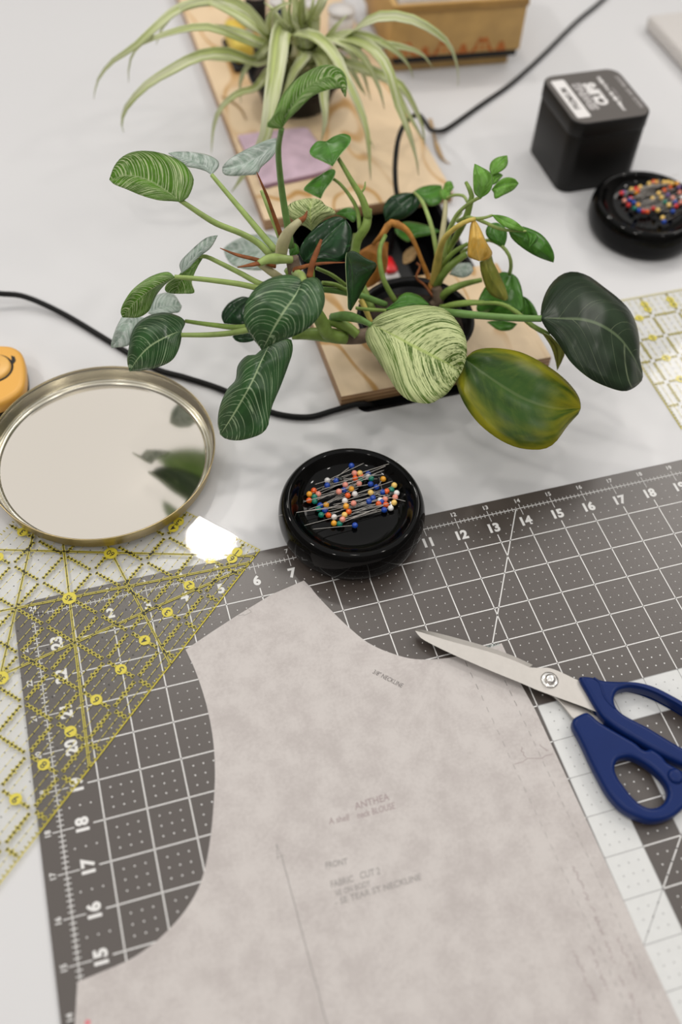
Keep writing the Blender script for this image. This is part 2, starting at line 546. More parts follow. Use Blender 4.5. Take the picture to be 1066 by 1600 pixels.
def box(name, x0, x1, y0, y1, z0, z1, m, parent=None, bevel=0.0, seg=2, vert_bevel=None):
    bm = bmesh.new()
    bmesh.ops.create_cube(bm, size=1.0)
    for v in bm.verts:
        v.co = Vector(((x0 + x1) / 2 + v.co.x * (x1 - x0), (y0 + y1) / 2 + v.co.y * (y1 - y0), (z0 + z1) / 2 + v.co.z * (z1 - z0)))
    if vert_bevel:
        es = [e for e in bm.edges if abs(e.verts[0].co.z - e.verts[1].co.z) > 1e-6]
        bmesh.ops.bevel(bm, geom=es, offset=vert_bevel, segments=8, affect='EDGES', profile=0.5)
    if bevel:
        if vert_bevel:
            es = [e for e in bm.edges if abs(e.verts[0].co.z - e.verts[1].co.z) < 1e-6 and len(e.link_faces) == 2
                  and e.calc_face_angle() > 0.5]
        else:
            es = bm.edges[:]
        bmesh.ops.bevel(bm, geom=es, offset=bevel, segments=seg, affect='EDGES', profile=0.5)
    me = bpy.data.meshes.new(name)
    bm.to_mesh(me)
    bm.free()
    me.materials.append(m)
    if bevel or vert_bevel:
        me.polygons.foreach_set('use_smooth', [True] * len(me.polygons))
        me.set_sharp_from_angle(angle=math.radians(50))
    return link(bpy.data.objects.new(name, me), parent)


def plate(name, outer, holes, z0, z1, m, parent=None, bevel=0.0, bseg=3, smooth_angle=40):
    """flat piece cut to an outline (x, y) with holes, from z0 to z1, with rounded edges"""
    cu = bpy.data.curves.new(name, 'CURVE')
    cu.dimensions = '2D'
    cu.fill_mode = 'BOTH'
    for pl in [outer] + list(holes):
        s = cu.splines.new('POLY')
        s.points.add(len(pl) - 1)
        for p, q in zip(s.points, pl):
            p.co = (q[0], q[1], 0, 1)
        s.use_cyclic_u = True
    h = (z1 - z0) / 2
    cu.extrude = max(1e-6, h - bevel)
    if bevel:
        cu.bevel_depth = bevel
        cu.bevel_resolution = bseg
        cu.offset = -bevel
    tmp = bpy.data.objects.new('tmp', cu)
    me = bpy.data.meshes.new_from_object(tmp)
    bpy.data.objects.remove(tmp)
    bpy.data.curves.remove(cu)
    me.name = name
    me.transform(Matrix.Translation((0, 0, (z0 + z1) / 2)))
    me.materials.clear()
    me.materials.append(m)
    if smooth_angle:
        me.polygons.foreach_set('use_smooth', [True] * len(me.polygons))
        me.set_sharp_from_angle(angle=math.radians(smooth_angle))
    o = bpy.data.objects.new(name, me)
    link(o)
    if parent:
        attach(o, parent)
    return o


def lettering(name, body, size, loc, right, up, m, parent=None, bold=0.0, align='CENTER', thick=0.0, sx=1.0, shear=0.0):
    """printed text lying on a surface: right/up are room directions"""
    cu = bpy.data.curves.new(name, 'FONT')
    cu.body = body
    cu.size = size
    cu.align_x = align
    cu.align_y = 'CENTER'
    cu.offset = bold
    cu.shear = shear
    cu.resolution_u = 3
    cu.extrude = thick
    tmp = bpy.data.objects.new('tmp', cu)
    me = bpy.data.meshes.new_from_object(tmp)
    bpy.data.objects.remove(tmp)
    bpy.data.curves.remove(cu)
    r, u = Vector(right).normalized(), Vector(up).normalized()
    nrm = r.cross(u)
    mw = Matrix(((r.x * sx, u.x, nrm.x, loc[0]), (r.y * sx, u.y, nrm.y, loc[1]), (r.z * sx, u.z, nrm.z, loc[2]), (0, 0, 0, 1)))
    me.transform(mw)
    me.name = name
    me.materials.clear()
    me.materials.append(m)
    o = bpy.data.objects.new(name, me)
    link(o)
    if parent:
        attach(o, parent)
    return o


class Flat:
    """collects thin printed marks on one plane"""
    def __init__(self):
        self.v, self.f = [], []

    def quad(self, a, b, c, d):
        i = len(self.v)
        self.v += [a, b, c, d]
        self.f.append((i, i + 1, i + 2, i + 3))

    def line(self, a, b, w):
        a, b = Vector(a), Vector(b)
        d = (b - a)
        if d.length < 1e-9:
            return
        d.normalize()
        n = Vector((-d.y, d.x, 0)) * (w / 2)
        self.quad(a - n, b - n, b + n, a + n)

    def disc(self, c, r, seg=7):
        i = len(self.v)
        c = Vector(c)
        self.v += [c + Vector((math.cos(2 * math.pi * k / seg) * r, math.sin(2 * math.pi * k / seg) * r, 0)) for k in range(seg)]
        self.f.append(tuple(range(i, i + seg)))

    def poly(self, pts):
        i = len(self.v)
        self.v += [Vector(p) for p in pts]
        self.f.append(tuple(range(i, i + len(pts))))

    def build(self, name, m, parent=None):
        o = mesh_obj(name, self.v, self.f, m, None, smooth=False)
        if len(self.f) > 1 and parent:
            o['kind'] = 'stuff'
        if parent:
            attach(o, parent)
        return o


# crops used when measuring: (left, top, scale)
CROP = {'A': (160, 200, 2.665), 'B': (460, 230, 2.665), 'C': (700, 380, 2.9126), 'D': (330, 300, 3.807),
        'E': (680, 230, 4.845), 'F': (300, 0, 2.665), 'G': (560, 280, 4.845), 'H': (640, 960, 2.5023),
        'S': (880, 1040, 5.731), 'K': (0, 0, 2.665), 'P': (430, 720, 4.264), 'Q': (920, 250, 7.301)}


def px(c, x, y):
    a, b, s = CROP[c]
    return a + x / s, b + y / s


def w(c, x, y, z):
    return at(*px(c, x, y), z)


# ------------------------------------------------------------------ room and table
fl = box('floor', -2.6, 2.8, -1.9, 3.3, -0.80, -0.75, M['floor'])
tag(fl, kind='structure')

for nm, a in (('added_wall_front', (-2.5, 2.7, -1.9, -1.8, -0.75, 1.95)), ('added_wall_left', (-2.6, -2.5, -1.9, 3.3, -0.75, 1.95)),
              ('added_wall_right', (2.7, 2.8, -1.9, 3.3, -0.75, 1.95)), ('added_wall_back', (-2.5, 2.7, 3.2, 3.3, -0.75, 1.95))):
    tag(box(nm, *a, M['wall']), kind='structure')  # unseen walls, added for their effect on reflections and light level

table = empty('work_table', (0, 0.3, -0.75), 'long white laminate work table with a black cable slot', 'table')
TX0, TX1, TY0, TY1 = -0.85, 1.25, -0.62, 1.25
HX0, HX1, HY0, HY1 = 0.014, 0.168, 0.2235, 1.05


def rrect(x0, x1, y0, y1, r, n=6):
    out = []
    for cx, cy, a0 in ((x1 - r, y0 + r, -90), (x1 - r, y1 - r, 0), (x0 + r, y1 - r, 90), (x0 + r, y0 + r, 180)):
        for i in range(n + 1):
            a = math.radians(a0 + 90 * i / n)
            out.append((cx + r * math.cos(a), cy + r * math.sin(a)))
    return out


plate('table_top', rrect(TX0, TX1, TY0, TY1, 0.02), [rrect(HX0, HX1, HY0, HY1, 0.008)], -0.03, 0.0, M['table'], table)
for lx in (TX0 + 0.08, TX1 - 0.08):
    for ly in (TY0 + 0.08, TY1 - 0.08):
        attach(box('leg', lx - 0.025, lx + 0.025, ly - 0.025, ly + 0.025, -0.75, -0.0305, M['steel_leg'], bevel=0.004), table)
def tray_mesh():
    v, f = [], []
    def ring(x0, x1, y0, y1, z):
        i = len(v)
        v.extend([(x0, y0, z), (x1, y0, z), (x1, y1, z), (x0, y1, z)])
        return [i, i + 1, i + 2, i + 3]
    e = 0.0006
    r = [ring(HX0 + e, HX1 - e, HY0 + e, HY1 - e, -0.0006), ring(HX0 + .004, HX1 - .004, HY0 + .004, HY1 - .004, -0.001),
         ring(HX0 + .004, HX1 - .004, HY0 + .004, HY1 - .004, -0.060), ring(HX0 + .001, HX1 - .001, HY0 + .001, HY1 - .001, -0.062),
         ring(HX0 + e, HX1 - e, HY0 + e, HY1 - e, -0.062)]
    for A, B in ((r[0], r[1]), (r[1], r[2]), (r[4], r[0])):
        for i in range(4):
            j = (i + 1) % 4
            f.append((A[i], A[j], B[j], B[i]))
    f.append(tuple(r[2]))
    f.append(tuple(reversed(r[4])))
    return v, f


tv, tf = tray_mesh()
attach(mesh_obj('cable_tray', tv, tf, M['tray'], smooth=False), table)

# plywood covers over the slot
fb = box('plywood_board', 0.001, 0.1825, 0.2342, 0.357, 0.0002, 0.012, M['board'], bevel=0.0006)
tag(fb, 'short birch plywood cover under the striped philodendron pot', 'board', 'plywood slot covers')
bb = box('plywood_board', -0.0055, 0.1800, 0.4640, 1.05, 0.0002, 0.012, M['board'], bevel=0.0006)
tag(bb, 'long birch plywood cover under the spider plant pot', 'board', 'plywood slot covers')

# power strip with a lit switch, down in the slot
psx, psy = 0.105, 0.425
ps = empty('power_strip', (psx, psy, -0.0598), 'black power strip with a red rocker switch inside the table slot', 'power strip')
attach(box('strip_body', psx - 0.022, psx + 0.022, psy - 0.085, psy + 0.10, -0.0598, -0.034, M['black_matte'], bevel=0.003), ps)
attach(box('switch_frame', psx - 0.012, psx + 0.007, psy - 0.017, psy + 0.012, -0.0339, -0.0315, M['white_plastic'], bevel=0.001), ps)
swf = bpy.data.objects['switch_frame']
attach(box('switch', psx - 0.006, psx + 0.006, psy - 0.013, psy + 0.009, -0.0314, -0.026, M['red_plastic'], bevel=0.003), swf)

# ------------------------------------------------------------------ cutting mat
mat_o = empty('cutting_mat', mp(17.5, 12, 0), 'large dark grey cutting mat with a white inch grid', 'cutting mat')
ZP = 0.00212
plate('mat_sheet', [tuple(mp(a / IN, b / IN)[:2]) for a, b in rrect(-0.5 * IN, 36.5 * IN, -0.5 * IN, 24.47 * IN, 0.62 * IN)],
      [], 0.0001, 0.0020, M['mat'], mat_o, bevel=0.0003, bseg=1)
wh = Flat()
for x0, x1, y0, y1 in ((12, 13, 0.5, 18), (13, 35, 17, 18), (14, 15, 0.5, 16), (15, 35, 15, 16)):
    wh.quad(mp(x0, y0, 0.00205), mp(x1, y0, 0.00205), mp(x1, y1, 0.00205), mp(x0, y1, 0.00205))
wh.build('white_band_print', M['mat_white'], mat_o)


def inwhite(X, Y):
    return (12 <= X <= 13 and Y <= 18) or (X >= 12 and 17 <= Y <= 18) or (14 <= X <= 15 and Y <= 16) or (X >= 14 and 15 <= Y <= 16)


def line_runs(fn, a, b):
    """split a grid line into stretches on grey and on white print"""
    step, runs, cur, st = 0.5, [], None, a
    x = a
    while x < b - 1e-6:
        e = min(b, math.floor(x / step + 1e-6) * step + step)
        kind = fn((x + e) / 2)
        if cur is None:
            cur = kind
        if kind != cur:
            runs.append((st, x, cur))
            st, cur = x, kind
        x = e
    runs.append((st, b, cur))
    return runs


LW = 0.030 * IN
gl, gg = Flat(), Flat()
for X in range(1, 36):
    for a, b, k in line_runs(lambda t: inwhite(X, t), 0.3, 23.28):
        (gg if k else gl).line(mp(X, a, ZP), mp(X, b, ZP), LW * (0.7 if k else 1))
for Y in range(1, 24):
    for a, b, k in line_runs(lambda t: inwhite(t, Y), 0.74, 35.5):
        (gg if k else gl).line(mp(a, Y, ZP), mp(b, Y, ZP), LW * (0.7 if k else 1))
gl.line(mp(0.1, 0.17, ZP), mp(13.86, 24, ZP), LW)
for a, b, k in line_runs(lambda t: inwhite(t, t), 0, 24):
    (gg if k else gl).line(mp(a, a, ZP), mp(b, b, ZP), LW * (0.7 if k else 1))
gl.build('grid_line_print', M['mat_print'], mat_o)
gg.build('band_line_print', M['mat_grey'], mat_o)
rl = Flat()
rl.line(mp(0, 24, ZP), mp(36, 24, ZP), 0.022 * IN)
rl.line(mp(0, 0, ZP), mp(0, 24, ZP), 0.022 * IN)
for i in range(0, 36 * 8 + 1):
    X = i / 8
    h = 0.15 if i % 8 == 0 else 0.07
    rl.line(mp(X, 24 - (0.24 if i % 8 == 0 else 0.07), ZP), mp(X, 24 + h, ZP), 0.016 * IN)
for i in range(0, 24 * 8 + 1):
    Y = i / 8
    h = 0.2 if i % 8 == 0 else 0.08
    rl.line(mp(-h, Y, ZP), mp(0.30 if i % 8 == 0 else 0.08, Y, ZP), 0.022 * IN)
rl.build('ruler_tick_print', M['mat_print'], mat_o)
dl, dg = Flat(), Flat()
for X in range(0, 36):
    for Y in range(0, 24):
        for a in (0.25, 0.5, 0.75):
            for b in (0.25, 0.5, 0.75):
                x, y = X + a, Y + b
                if (Y == 23 and b > 0.3 and a != 0.5) or (X == 0 and a < 0.8 and b != 0.5):
                    continue
                (dg if inwhite(x, y) else dl).disc(mp(x, y, ZP), (0.016 if Y > 18 else 0.021) * IN, 6)
dl.build('dot_print', M['mat_print'], mat_o)
dg.build('band_dot_print', M['mat_grey'], mat_o)
for X in range(1, 21):
    lettering('inch_number', str(X), 0.40 * IN, mp(X - 0.03, 23.52, ZP), (1, 0, 0), (0, 1, 0), M['mat_print'], mat_o, bold=0.019 * IN)
    lettering('small_number', str(X), 0.19 * IN, mp(X, 24.27, ZP), (1, 0, 0), (0, 1, 0), M['mat_print'], mat_o, bold=0.004 * IN)
for Y in range(11, 25):
    if Y < 24:
        lettering('inch_number', str(Y), 0.40 * IN, mp(0.50, Y, ZP), (0, 1, 0), (-1, 0, 0), M['mat_print'], mat_o, bold=0.019 * IN)
        lettering('small_number', str(Y), 0.19 * IN, mp(-0.30, Y, ZP), (0, 1, 0), (-1, 0, 0), M['mat_print'], mat_o, bold=0.004 * IN)
lettering('small_number', '24', 0.2 * IN, mp(0.0, 24.2, ZP), (1, 0, 0), (0, 1, 0), M['mat_print'], mat_o, bold=0.004 * IN)


# ------------------------------------------------------------------ quilting rulers
def quilting_ruler(origin, e1, e2, length, width, z0, label, row_flip=True, nums=True, angles=True):
    """s runs along e1 from the corner, t along e2; grid at whole s and at t + 1/2"""
    e1, e2 = Vector((*e1, 0)), Vector((*e2, 0))
    o3 = Vector((*origin, 0))

    def R(s, t, z):
        v = o3 + e1 * (s * IN) + e2 * (t * IN)
        v.z = z
        return v
    root = empty('quilting_ruler', R(length / 2, width / 2, 0), label, 'ruler')
    z1, zy, zk = z0 + 0.0028, z0 + 0.00025, z0 + 0.00032
    plate('acrylic_sheet', [tuple(R(s, t, 0)[:2]) for s, t in ((0, 0), (length, 0), (length, width), (0, width))],
          [], z0, z1, M['acrylic'], root, bevel=0.0002, bseg=1)
    Y, K = Flat(), Flat()

    def seg(s0, t0, s1, t1, wy=0.064, wk=0.015):
        if Y is not None:
            Y.line(R(s0, t0, zy), R(s1, t1, zy), wy * IN)
        K.line(R(s0, t0, zk), R(s1, t1, zk), wk * IN)

    def ticks(s0, t0, s1, t1, n, half):
        a, b = Vector((s0, t0)), Vector((s1, t1))
        d = (b - a).normalized()
        nr = Vector((-d.y, d.x))
        for i in range(1, n):
            p = a.lerp(b, i / n)
            h = half * (1.5 if 2 * i == n else 1.0)
            p0, p1 = p - nr * h, p + nr * h
            Y.line(R(p0.x, p0.y, zy), R(p1.x, p1.y, zy), 0.052 * IN)
            K.line(R(p0.x, p0.y, zk), R(p1.x, p1.y, zk), 0.011 * IN)
    G = 0.09
    S = int(length)
    T = int(width)
    for i in range(1, S + 1):           # lines across
        for j in range(0, T):
            t0, t1 = j + 0.5, j + 1.5
            if t1 > width:
                break
            seg(i, t0 + G, i, t1 - G)
            ticks(i, t0, i, t1, 8, 0.055)
        seg(i, 0.12, i, 0.5 - G)
        ticks(i, 0, i, 0.5, 4, 0.055)
    for j in range(0, T + 1):           # lines along
        t = j + 0.5
        if t > width - 0.2:
            break
        for i in range(0, S):
            seg(i + G, t, i + 1 - G, t)
            ticks(i, t, i + 1, t, 8, 0.055)
    for i in range(1, S * 8):           # edge ticks
        h = 0.16 if i % 8 == 0 else 0.09
        for t0, sg in ((0, 1), (width, -1)):
            seg(i / 8, t0 + sg * 0.01, i / 8, t0 + sg * h, 0.036, 0.013)
    for j in range(1, int(width * 8)):
        h = 0.16 if (j - 4) % 8 == 0 else 0.09
        seg(0.01, j / 8, h, j / 8, 0.036, 0.013)
    Y.line(R(0, 0.006, zy), R(length, 0.006, zy), 0.03 * IN)
    Y.line(R(0.006, 0, zy), R(0.006, width, zy), 0.02 * IN)
    for i in range(0, S):               # dots with fine dashes
        for j in range(-1, T):
            for a in (0.25, 0.5, 0.75):
                for b in (0.25, 0.5, 0.75):
                    s, t = i + a, j + 0.5 + b
                    if not 0.15 < t < width - 0.15:
                        continue
                    K.disc(R(s, t, zk), 0.020 * IN, 6)
                    if a != 0.5 or b != 0.5:
                        Y.line(R(s - 0.13, t, zy), R(s + 0.13, t, zy), 0.014 * IN)
    if angles:
        for (s0, t0, s1, t1) in ((0.25, 0.0, 3.95, 6.40), (1.1, 6.4, 7.51, 0.0), (0.58, 6.4, 4.22, 0.0), (1.7, 6.4, 10.5, 1.32),
                                 (0.5, 0.0, 6.9, 6.4), (0.67, 0.0, 10.5, 5.67)):
            seg(s0, t0, s1, t1, 0.062, 0.022)
    badges, marks = Flat(), []
    flip = -1 if row_flip else 1
    if nums:
        for i in range(1, S):
            for t in (1.0, width - 0.5):
                marks.append((str(i), i, t))
        for j in range(0, T):
            marks.append((str(T - j), 0.66, j + 0.5))
            marks.append((str(j + 1), 0.40, j + 0.5))
        if angles:
            marks += [('45', 4.02, 3.49), ('60', 2.28, 3.46), ('30', 6.77, 3.43)]
        for tx, s, t in marks:
            badges.disc(R(s, t, zk + 0.00004), (0.15 if len(tx) < 2 else 0.19) * IN, 16)
            lettering('ruler_number', tx, (0.26 if len(tx) < 2 else 0.22) * IN, R(s, t, zk + 0.0001), e2, e1, M['black_ink'],
                      root, bold=0.003 * IN)
        badges.build('number_badge_print', M['yellow_ink'], root)
    Y.build('yellow_line_print', M['yellow_ink'], root)
    K.build('black_line_print', M['black_ink'], root)
    return root


ra = math.radians(-136.6)
ro = at(406.5, 858.5, 0.0030)
quilting_ruler((ro.x, ro.y), (math.cos(ra), math.sin(ra)), (math.sin(ra), -math.cos(ra)), 12.5, 6.5, 0.0023,
               'clear acrylic ruler with yellow and black grid lying across the mat corner')
quilting_ruler((0.259, 0.2955), (0.0, -1.0), (1.0, 0.0), 6.0, 6.5, 0.0003,
               'clear acrylic ruler with faint yellow marks on the bare table', nums=True, angles=False)

# ------------------------------------------------------------------ sewing pattern
ZPAP0, ZPAP1 = 0.0023, 0.0025
pat = empty('sewing_pattern', at(560, 1300, 0.0022), 'grey-white tissue bodice pattern with pencil notes on the mat', 'pattern paper')
left_side = [(475, 907), (424, 929), (370, 962), (330, 988), (290, 1015), (304, 1045), (318, 1085), (328, 1125), (334, 1165), (336, 1210), (334, 1255),
             (330, 1300), (322, 1350), (310, 1388), (290, 1422), (266, 1450), (240, 1474), (205, 1498), (160, 1518), (121, 1534), (117, 1600), (112, 1690)]
right_side = [(1110, 1700), (1064, 1600), (1008, 1481), (964, 1384), (920, 1288), (864, 1168), (836, 1108), (814, 1068), (784, 1005),
              (745, 1018), (700, 1028), (650, 1030), (610, 1020), (575, 1004), (545, 980), (520, 956), (497, 932), (486, 918)]


def outline(pts, z, sharp=()):
    return [tuple(at(u, v, z)[:2]) for u, v in pts]


lc = [Vector((*p, 0)) for p in outline(left_side[4:20], ZPAP1)]
poly = outline(left_side[:4], ZPAP1) + [tuple(p[:2]) for p in catmull(lc, 60)] + outline(left_side[20:], ZPAP1)
rc = [Vector((*p, 0)) for p in outline(right_side[8:], ZPAP1)]
poly += outline(right_side[:8], ZPAP1) + [tuple(p[:2]) for p in catmull(rc, 40)]
plate('paper_sheet', poly, [], ZPAP0, ZPAP1, M['paper'], pat, smooth_angle=0)
ZM = ZPAP1 + 0.00006


def pt(u, v):
    return at(u, v, ZM)


pn, pd, pm = Flat(), Flat(), Flat()


def wobble(F, a, b, wd, amp=0.6, n=10):
    pts = [(a[0] + (b[0] - a[0]) * i / n + random.uniform(-amp, amp), a[1] + (b[1] - a[1]) * i / n) for i in range(n + 1)]
    for p, q in zip(pts, pts[1:]):
        F.line(pt(*p), pt(*q), wd)


wobble(pn, (441, 1340), (512, 1604), 0.00055, 0.5, 16)                # grain line
wobble(pn, (432, 1319), (441, 1340), 0.0004, 0.3, 3)
wobble(pn, (432, 1319), (434, 1342), 0.0004, 0.3, 3)
wobble(pn, (434, 1340), (444, 1336), 0.0004, 0.3, 3)
for i in range(34):                                                  # stitch dashes along the centre edge
    t = i / 34
    a, b = Vector((727, 1033)), Vector((1010, 1640))
    p, q = a.lerp(b, t), a.lerp(b, t + 0.014)
    wobble(pd if i < 3 else pn, p, q, 0.00034, 0.3, 2)
    a, b = Vector((789, 1063)), Vector((1042, 1600))
    p, q = a.lerp(b, t), a.lerp(b, t + 0.016)
    wobble(pd if i < 3 else pn, p, q, 0.00034, 0.3, 2)
for a, b in (((804, 1194), (818, 1190)), ((818, 1190), (824, 1185)), ((824, 1185), (847, 1185)), ((847, 1185), (852, 1181)), ((852, 1181), (864, 1178))):
    wobble(pm, a, b, 0.0004, 0.3, 3)
pn.build('pencil_line', M['pencil'], pat)
pd.build('dark_pencil_line', M['pencil_dark'], pat)


def scrawl(F, a, b, h, n, wd=0.00042):
    """a run of handwriting too blurred to read"""
    a, b = Vector(a), Vector(b)
    d = (b - a)
    nr = Vector((d.y, -d.x)).normalized()
    prev = None
    for i in range(n):
        p = a + d * (i / (n - 1)) + nr * random.uniform(-h / 2, h / 2)
        if prev is not None and random.random() > 0.14:
            F.line(pt(*prev), pt(*p), wd)
        prev = p


for a, b, n in (((897, 1352), (912, 1390), 14), ((912, 1393), (928, 1425), 12), ((930, 1432), (944, 1460), 14), ((945, 1466), (962, 1510), 12),
                ((966, 1465), (995, 1530), 22), ((893, 1478), (915, 1530), 16), ((915, 1528), (932, 1566), 14), ((921, 1478), (935, 1512), 12),
                ((936, 1516), (950, 1548), 12), ((968, 1524), (977, 1540), 8), ((985, 1552), (1004, 1598), 16), ((812, 1165), (822, 1184), 8),
                ((843, 1160), (856, 1174), 8)):
    scrawl(pm, a, b, 7 if b[1] > 1300 else 6, n)
pm.build('margin_scrawl', M['pencil_mauve'], pat)
tri = Flat()
wobble(tri, (372, 962), (382, 960), 0.0003, 0.2, 3)
wobble(tri, (388, 951), (393, 956), 0.0003, 0.2, 3)
wobble(tri, (393, 956), (381, 962), 0.0003, 0.2, 3)
tri.build('notch_mark', M['pencil'], pat)
tm = Flat()
for q in range(9):
    u = 758 + q * 2.6
    wobble(tm, (u, 1009 - q * 0.5 + random.uniform(-1, 1)), (u + 2.5, 1013 - q * 0.5), 0.0003, 0.8, 2)
tm.build('corner_mark', M['teal_mark'], pat)
pk = Flat()
pk.disc(pt(137, 1598), 0.0016, 12)
pk.build('pink_mark', M['pink_mark'], pat)


def hand(txt, p0, p1, size, m, bold=0.00012, align='LEFT'):
    a, b = pt(*p0), pt(*p1)
    r = (b - a).normalized()
    u = Vector((-r.y, r.x, 0))
    o = lettering('pencil_note', txt, size, a, r, u, m, pat, bold=bold, align=align, shear=0.12)
    L = max(v.co.dot(r) for v in o.data.vertices) - min(v.co.dot(r) for v in o.data.vertices)
    k = (b - a).length / L                      # fit the run of the written words
    o.data.transform(Matrix.Translation(a) @ Matrix.Rotation(math.atan2(r.y, r.x), 4, 'Z') @ Matrix.Diagonal((k, 1, 1, 1)) @
                     Matrix.Rotation(-math.atan2(r.y, r.x), 4, 'Z') @ Matrix.Translation(-a))
    return o


hand('3/8" NECKLINE', (583, 1049), (629, 1072), 0.0046, M['pencil_dark'], 0.00004)
hand('ANTHEA', (554, 1261), (608, 1245), 0.0062, M['pencil_mauve'], 0.00006)
hand('A shell', (514, 1284), (546, 1277), 0.0056, M['pencil_mauve'], 0.00006)
hand('neck BLOUSE', (558, 1275), (617, 1259), 0.0056, M['pencil_mauve'], 0.00006)
hand('FRONT', (508, 1353), (543, 1346), 0.0050, M['pencil'], 0.00010)
hand('FABRIC', (516, 1383), (552, 1373), 0.0054, M['pencil'], 0.00008)
hand('CUT 2', (562, 1369), (593, 1361), 0.0056, M['pencil'], 0.00008)
hand('VE ON BODY', (524, 1397), (579, 1380), 0.0048, M['pencil'], 0.00006)
hand('- SE TEAR ST NECKLINE', (523, 1411), (658, 1370), 0.0050, M['pencil'], 0.00008)

# ------------------------------------------------------------------ scissors
sc = empty('scissors', w('H', 700, 320, 0.0026), 'dressmaking scissors with navy blue handles and steel blades', 'scissors')
zb = 0.0098
top_edge = [(22, 58), (60, 62), (150, 83), (300, 125), (400, 160), (482, 197)]
ridge = [(24, 64), (60, 74), (150, 102), (300, 143), (400, 177), (470, 207)]
low_edge = [(22, 64), (34, 80), (60, 102), (160, 152), (300, 213), (440, 270)]
tang_up = [(482, 197), (510, 203), (560, 213), (665, 260), (720, 275)]
tang_lo = [(440, 270), (500, 296), (560, 318), (690, 365), (770, 398)]


def strip_mesh(rows):
    """rows of equal length -> quads"""
    v, f = [], []
    n = len(rows[0])
    for r in rows:
        v += r
    for i in range(len(rows) - 1):
        for j in range(n - 1):
            f.append((i * n + j, i * n + j + 1, (i + 1) * n + j + 1, (i + 1) * n + j))
    return v, f


def H(lst, z):
    return [w('H', a, b, z) for a, b in lst]


t16 = lambda l, z, n=24: catmull(H(l, z), n)
rowsA = [t16(top_edge, zb - 0.0026), t16(top_edge, zb - 0.0013), t16(ridge, zb), t16(low_edge, zb), t16(low_edge, zb - 0.0026)]
rowsA.append(rowsA[0])
v, f = strip_mesh(rowsA)
n0 = len(v)
tu = [(470, 207), (500, 209), (560, 213), (665, 260), (730, 285)]
rowsB = [t16(tu, zb - 0.0026), t16(tu, zb), t16(tang_lo, zb), t16(tang_lo, zb - 0.0026)]
rowsB.append(rowsB[0])
v2, f2 = strip_mesh(rowsB)
v += v2
f += [tuple(i + n0 for i in q) for q in f2]
bl = mesh_obj('upper_blade', v, f, M['steel'], smooth=False)
attach(bl, sc)
lower = [(60, 92), (200, 160), (400, 240), (520, 296), (566, 322), (592, 348), (618, 380), (650, 415), (730, 440), (760, 420), (690, 372), (640, 330), (560, 270),
         (400, 205), (200, 118)]
lb = plate('lower_blade', [tuple(p[:2]) for p in catmull(H(lower + lower[:1], 0.0060), 60)[:-1]], [], 0.0044, 0.0066, M['steel'], sc, bevel=0.0004, bseg=1)
c = w('H', 548, 257, zb)
wz = zb
washer = lathe('pivot_washer', [(0, 0.0012), (0.0050, 0.0012), (0.0058, 0.0006), (0.0060, 0.0), (0.0058, -0.0003)], M['bright_steel'], seg=40, center=(c.x, c.y, wz))
attach(washer, sc)
c2 = w('H', 550, 254, zb + 0.002)
screw = lathe('pivot_screw', smooth_prof([(0, 0.0036), (0.0018, 0.0034), (0.0030, 0.0027), (0.0036, 0.0013), (0.0037, 0.0002)], 10), M['bright_steel'], seg=32,
              center=(c2.x, c2.y, wz + 0.001))
attach(screw, washer)


def closed(pts, z, n=110):
    P = [w('S', a, b, z) for a, b in pts]
    P = [Vector((p.x, p.y, 0)) for p in P]
    ext = P[-3:] + P + P[:4]
    C = catmull(ext, n * 2)
    # keep one lap
    best = []
    i0 = min(range(len(C)), key=lambda i: (C[i] - P[0]).length if i < len(C) / 2 else 9)
    i1 = min(range(len(C)), key=lambda i: (C[i] - P[0]).length if i > len(C) / 2 else 9)
    return [tuple(C[i][:2]) for i in range(i0, i1)]


out1 = [(150, 115), (180, 94), (270, 103), (360, 130), (480, 138), (600, 140), (720, 165), (850, 215), (960, 270), (1066, 330), (1200, 420), (1330, 560),
        (1390, 720), (1350, 860), (1240, 930), (1120, 900), (1000, 850), (880, 790), (760, 725), (640, 655), (520, 585), (420, 515), (345, 445), (280, 350), (215, 235)]
hol1 = [(465, 335), (462, 280), (492, 225), (560, 197), (650, 195), (780, 225), (900, 280), (1066, 375), (1190, 480), (1260, 620), (1235, 735), (1160, 770),
        (1066, 730), (1000, 695), (900, 635), (760, 550), (650, 493), (545, 435), (490, 385)]
out2 = [(85, 500), (105, 465), (200, 420), (250, 440), (320, 500), (400, 550), (520, 620), (640, 690), (712, 748), (745, 758), (778, 745), (830, 768), (893, 818),
        (932, 868), (1000, 908), (1066, 945), (1160, 1020), (1190, 1120), (1140, 1220), (1066, 1290), (1000, 1345), (900, 1385), (780, 1395), (680, 1365),
        (600, 1330), (500, 1260), (400, 1140), (320, 1000), (250, 865), (190, 735), (130, 615), (92, 545)]
hol2 = [(465, 930), (475, 870), (510, 835), (570, 820), (640, 832), (740, 885), (840, 965), (910, 1045), (940, 1125), (920, 1205), (860, 1260), (780, 1275),
        (700, 1245), (620, 1175), (540, 1075), (490, 1000)]
zt = 0.0128
h1 = plate('upper_handle', closed(out1, zt), [closed(hol1, zt)], 0.0032, 0.0140, M['blue_plastic'], sc, bevel=0.0030, bseg=4, smooth_angle=60)
h2 = plate('lower_handle', closed(out2, zt - 0.002), [closed(hol2, zt - 0.002)], 0.0027, 0.0126, M['blue_plastic'], sc, bevel=0.0030, bseg=4, smooth_angle=60)
cb = w('S', 1008, 990, 0.0126)
lathe('stop_button', smooth_prof([(0, 0.0022), (0.003, 0.0020), (0.0046, 0.0010), (0.0050, -0.0004)], 8), M['blue_plastic'], seg=32, center=(cb.x, cb.y, 0.0126))
attach(bpy.data.objects['stop_button'], h2)
